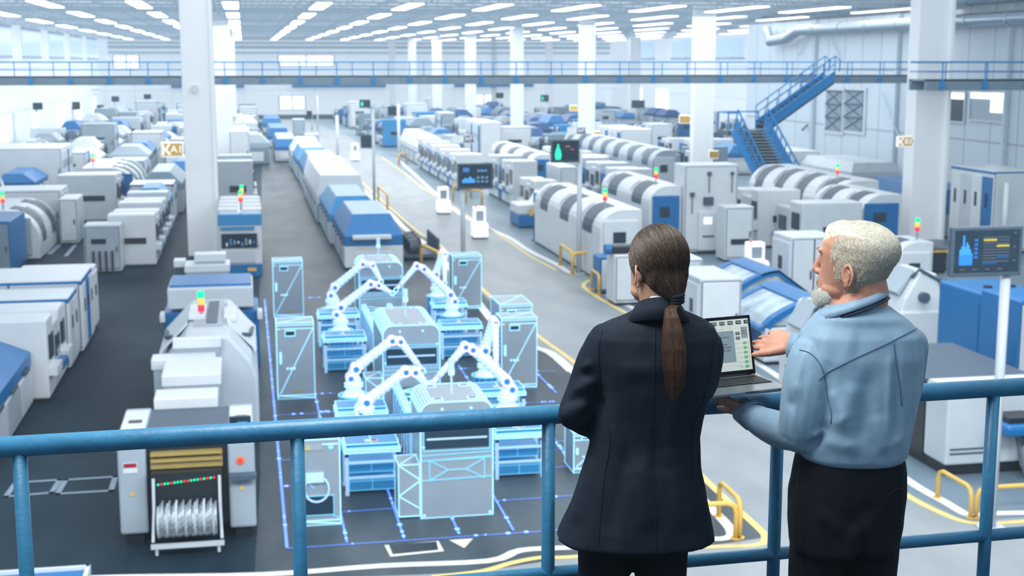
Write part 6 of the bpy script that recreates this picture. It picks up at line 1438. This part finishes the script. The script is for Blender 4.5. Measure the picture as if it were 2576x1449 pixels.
for i in range(26000):
    z = random.uniform(-.095,.085); a = random.uniform(-PI,PI)
    if not covered(z+random.gauss(0,.005), a+random.gauss(0,.07)): continue
    if abs(abs(a)-1.75) < .22 and -.055 < z < .012: continue
    ln = .010 if z > -.03 else .006; da = math.copysign(.05+random.uniform(-.03,.06),a); p = headpt(z,a,.001); q = headpt(z-ln*.5,a+da*.5,.0035); r_ = headpt(z-ln,a+da,.0045)
    P2.append([TM@p,TM@q,TM@r_])
strands('side_hair', 'hair_grey', mo, P2[::2], .0005); strands('side_hair', 'hair_white', mo, P2[1::2], .0005)
b = MB(); b.ball((0,.070,-.100),(.047,.034,.030),u=24,v=14); b.ball((0,.062,-.114),(.038,.032,.024),u=20,v=12)
for s in (-1,1): b.tube([(s*.015,.080,-.104),(s*.040,.062,-.098),(s*.052,.036,-.088)],[.026,.024,.016],14)
b.bm.transform(TM); bd = fuse('beard', b, 'beard', mo, .004, 5); hb = bvh([bd]); P3 = []
for i in range(14000):
    v = Vector((random.gauss(0,1),random.gauss(0,1),random.gauss(0,1))).normalized(); org = Vector((random.uniform(-.04,.04),.06,-.10)); w3 = TM@(org+v*.15); cc = TM@org; h = hb.ray_cast(w3,(cc-w3).normalized())
    if h[0] is None or v.z > .8: continue
    dn = (TM.to_3x3()@Vector((v.x*.5+random.gauss(0,.2),.30+random.gauss(0,.2),-1))).normalized(); P3.append([h[0],h[0]+h[1]*.002+dn*.005,h[0]+h[1]*.003+dn*random.uniform(.008,.014)])
for i in range(9000):
    a = random.uniform(-1.75,1.75); z = random.uniform(-.108,-.045); aa = abs(a)
    lim = (-.052 if aa < .38 else -.079) if aa < 1.4 else -.2
    if z > lim + random.gauss(0,.003): continue
    P3.append([TM@headpt(z,a,.0005),TM@headpt(z-.004,a+random.gauss(0,.02),.0035),TM@headpt(z-.009,a+random.gauss(0,.03),.0045)])
strands('beard_strands', 'beard', mo, P3, .0006)
for s in (-1,1):
    P4 = [[TM@Vector((s*(.015+.03*k/40),.098-.006*k/40,.034)),TM@Vector((s*(.022+.03*k/40),.101-.007*k/40,.038))] for k in range(40)]; strands('eyebrow','beard',mo,P4,.0012)
ew = TM @ Vector((-.082,-.010,-.064)); b = MB(); b.tube([ew+(HF*.002+RT*.003)*math.cos(a*PI/6)+Vector((0,0,-.003+.004*math.sin(a*PI/6))) for a in range(13)],.0009,6); o = b.build('earring','steel',None); o.data.transform(Matrix.Translation(-mo.location)); o.parent = mo
# ================= laptop
mat('laptop_alu', (.20,.24,.27), .35, .7, noise=.05, nscale=30); mat('key', (.012,.015,.018), .5, noise=.1); mat('bezel', (.006,.007,.009), .15, noise=.1)
mat('lcd', (.45,.50,.46), .3, emit=(.60,.68,.62), es=.55, noise=.01); mat('lcd_grey', (.15,.2,.23), .4, emit=(.20,.28,.31), es=.6, noise=.01); mat('lcd_dark', (.02,.03,.04), .4, emit=(.03,.05,.06), es=.5, noise=.01)
mat('lcd_green', (.08,.3,.13), .4, emit=(.10,.36,.17), es=.7, noise=.01); mat('lcd_line', (.15,.18,.18), .4, emit=(.22,.26,.25), es=.5, noise=.01)
HRr = RD(1901,943,4.33); ang = math.radians(23)
wv = -(RT*math.cos(ang)+HF*math.sin(ang)*1.0); wv = (-RT*math.cos(ang)-HF*math.sin(ang)); fv = (RT*math.sin(ang)-HF*math.cos(ang))   # wv: from right hinge to left; fv: hinge to front
LT = Matrix((-wv, -fv, Vector((0,0,1)))).transposed().to_4x4()   # x right, y away (to hinge), z up
LW = .285; LD = .200
lp = thing('laptop', 'open silver laptop with a black bezel showing a block diagram, held in one hand', 'laptop', tuple(HRr))
lp.rotation_euler = LT.to_euler()
# local: x from -LW..0, y from -LD..0, z
b = MB(); b.box(-LW,0,-LD,0,-.007,.004); b.build('base', 'laptop_alu', lp, bev=.003)
b = MB(); b.box(-LW+.012,-.012,-.118,-.022,.004,.0048); kb = b.build('keyboard_well', 'bezel', lp)
for rr_ in range(6):
    yk = -.033-rr_*.0155; nk = 14; kw = (LW-.030)/nk
    if rr_ == 5: segs = [1]*3+[1.3]+[5.4]+[1.3]+[1]*3
    else: segs = [1]*14
    x = -LW+.015
    for sg in segs:
        x1 = x+sg*kw*(14/sum(segs) if rr_ == 5 else 1); b = MB(); b.box(x+.001,x1-.001,yk-(.0065 if rr_ else .004),yk+(.0065 if rr_ else .004),.0048,.0062); b.build('key', 'key', kb); x = x1
b = MB(); b.box(-LW*.68,-LW*.32,-.190,-.126,.004,.0043); b.build('touchpad', mat('pad', (.17,.205,.235), .3, .7, noise=.03), lp)
b = MB(); b.box(-LW*.58,-LW*.42,-LD-.0008,-LD+.001,.0,.0035); b.build('opening_notch', 'bezel', lp)
b = MB(); b.cyl((-LW+.02,0,.004),(-.02,0,.004),.005,seg=12); b.build('hinge', 'bezel', lp)
sc_ = thing('screen_lid', '', '', (0,.0,.004)); sc_.parent = lp
for k in ('label','category'):
    if k in sc_: del sc_[k]
sc_.rotation_euler = (math.radians(-14),0,0)   # tilts away
SH = .192
b = MB(); b.box(-LW,0,0,.006,.0,SH); lid = b.build('lid_shell', 'laptop_alu', sc_, bev=.002)
b = MB(); b.box(-LW+.001,-.001,-.0012,0,.001,SH-.001); b.build('bezel', 'bezel', sc_)
x0s, x1s, z0s, z1s = -LW+.010, -.010, .016, SH-.011; sw, shh = x1s-x0s, z1s-z0s
def lcd(xa,xb,za,zb,m,y=-.0022,name='screen_graphic'):
    b = MB(); b.box(x0s+sw*xa,x0s+sw*xb,y,-.0012,z0s+shh*za,z0s+shh*zb); return b.build(name, m, scr if name != 'display' else sc_)
scr = None; scr = lcd(0,1,0,1,'lcd',-.0016,'display')
for i, t in enumerate(('CRN','DOB','DDR','CSR','CSI')):
    xx = .48+i*.115; lcd(xx,xx+.075,.90,.97,'lcd_dark'); text(t,.0075,'lcd',scr,(x0s+sw*(xx+.0375),-.0025,z0s+shh*.935),ext=.0001)
for i, t in enumerate(('CRN','DOB','DDR')): xx = .06+i*.13; lcd(xx,xx+.075,.90,.97,'lcd_dark')
lcd(.40,.78,.17,.78,'lcd_grey'); lcd(.06,.34,.30,.78,'lcd_grey'); lcd(.885,.975,.62,.84,'lcd_grey')
for za, t in ((.69,'UART1'),(.60,'UART0')): lcd(.805,.865,za,za+.055,'lcd_dark'); text(t,.0052,'lcd',scr,(x0s+sw*.835,-.0025,z0s+shh*(za+.027)),ext=.0001)
for i in range(6):
    z = .50-i*.092; lcd(.90-.0,.95,z,z+.052,'lcd_green'); lcd(.79,.90,z+.024,z+.028,'lcd_line',-.0018); lcd(.95,.985,z+.024,z+.028,'lcd_line',-.0018)
for xa,xb,za,zb in ((.52,.523,.82,.90),(.63,.633,.80,.90),(.52,.63,.82,.823),(.74,.743,.78,.90),(.70,.74,.84,.843),(.78,.885,.70,.703),(.78,.79,.62,.623),(.60,.85,.10,.103),(.60,.603,.02,.10),(.85,.853,.02,.10),(.975,.978,.2,.6)): lcd(xa,xb,za,zb,'lcd_line',-.0018)
for z, t in ((.66,'Hybrid Module'),(.52,'NAPOLI'),(.46,'FLASH MEMORY'),(.40,'DDR & eMMC')): text(t,.0065,'lcd_dark',scr,(x0s+sw*.64,-.0025,z0s+shh*z),ext=.0001)
for z, t in ((.76,'USB Modem'),(.71,'BT Module')): text(t,.0042,'lcd_dark',scr,(x0s+sw*.93,-.0025,z0s+shh*z),ext=.0001)
# ------------------------------------------------------------------ light
W = bpy.data.worlds.new('world'); bpy.context.scene.world = W; W.use_nodes = True
nt = W.node_tree; bg = nt.nodes['Background']; bg.inputs[0].default_value = (.55,.78,1,1); bg.inputs[1].default_value = .4
va = nt.nodes.new('ShaderNodeVolumeAbsorption'); va.inputs['Color'].default_value = (0,0,0,1); va.inputs['Density'].default_value = .0008
ve = nt.nodes.new('ShaderNodeEmission'); ve.inputs['Color'].default_value = (.58,.80,1,1); ve.inputs['Strength'].default_value = .0008*.9
ad = nt.nodes.new('ShaderNodeAddShader'); nt.links.new(va.outputs[0], ad.inputs[0]); nt.links.new(ve.outputs[0], ad.inputs[1]); nt.links.new(ad.outputs[0], nt.nodes['World Output'].inputs['Volume'])
def area(name, loc, size, size_y, power, rot=(0,0,0), col=(1,1,1)):
    l = bpy.data.lights.new(name, 'AREA'); l.shape = 'RECTANGLE'; l.size = size; l.size_y = size_y; l.energy = power; l.color = col
    o = bpy.data.objects.new(name, l); C.objects.link(o); o.location = loc; o.rotation_euler = rot; return o
area('hall_lamp', (15,110,12.2), 60, 60, 14500, col=(1,.975,.95))
area('hall_lamp', (15,180,12.2), 60, 70, 17000, col=(1,.975,.95))
area('bay_lamp', (12,55,16), 34, 26, 3000, col=(1,.975,.95))
area('road_lamp', (17,32,15), 12, 14, 1800, col=(1,.975,.95))
area('front_fill', (4,9,13.5), 36, 4, 6300, rot=(math.radians(72),0,0), col=(1,.98,.96))  # unseen fill added to brighten the machine fronts, no fixture there
area('people_key', (-1.0,3.6,12.5), 3, 3, 420, rot=(0,math.radians(-18),0), col=(1,.98,.95))  # unseen key light added above the two people
sc = bpy.context.scene
sc.view_settings.view_transform = 'Standard'; sc.view_settings.look = 'None'; sc.view_settings.exposure = 0; sc.view_settings.gamma = 1
sc.cycles.max_bounces = 4; sc.cycles.diffuse_bounces = 2; sc.cycles.glossy_bounces = 2; sc.cycles.transparent_max_bounces = 4; sc.cycles.use_adaptive_sampling = True; sc.cycles.adaptive_threshold = .04; sc.cycles.caustics_reflective = False; sc.cycles.caustics_refractive = False
sc.cycles.use_denoising = True; sc.cycles.sample_clamp_indirect = 4
for m in bpy.data.materials:
    m.cycles.emission_sampling = 'NONE'
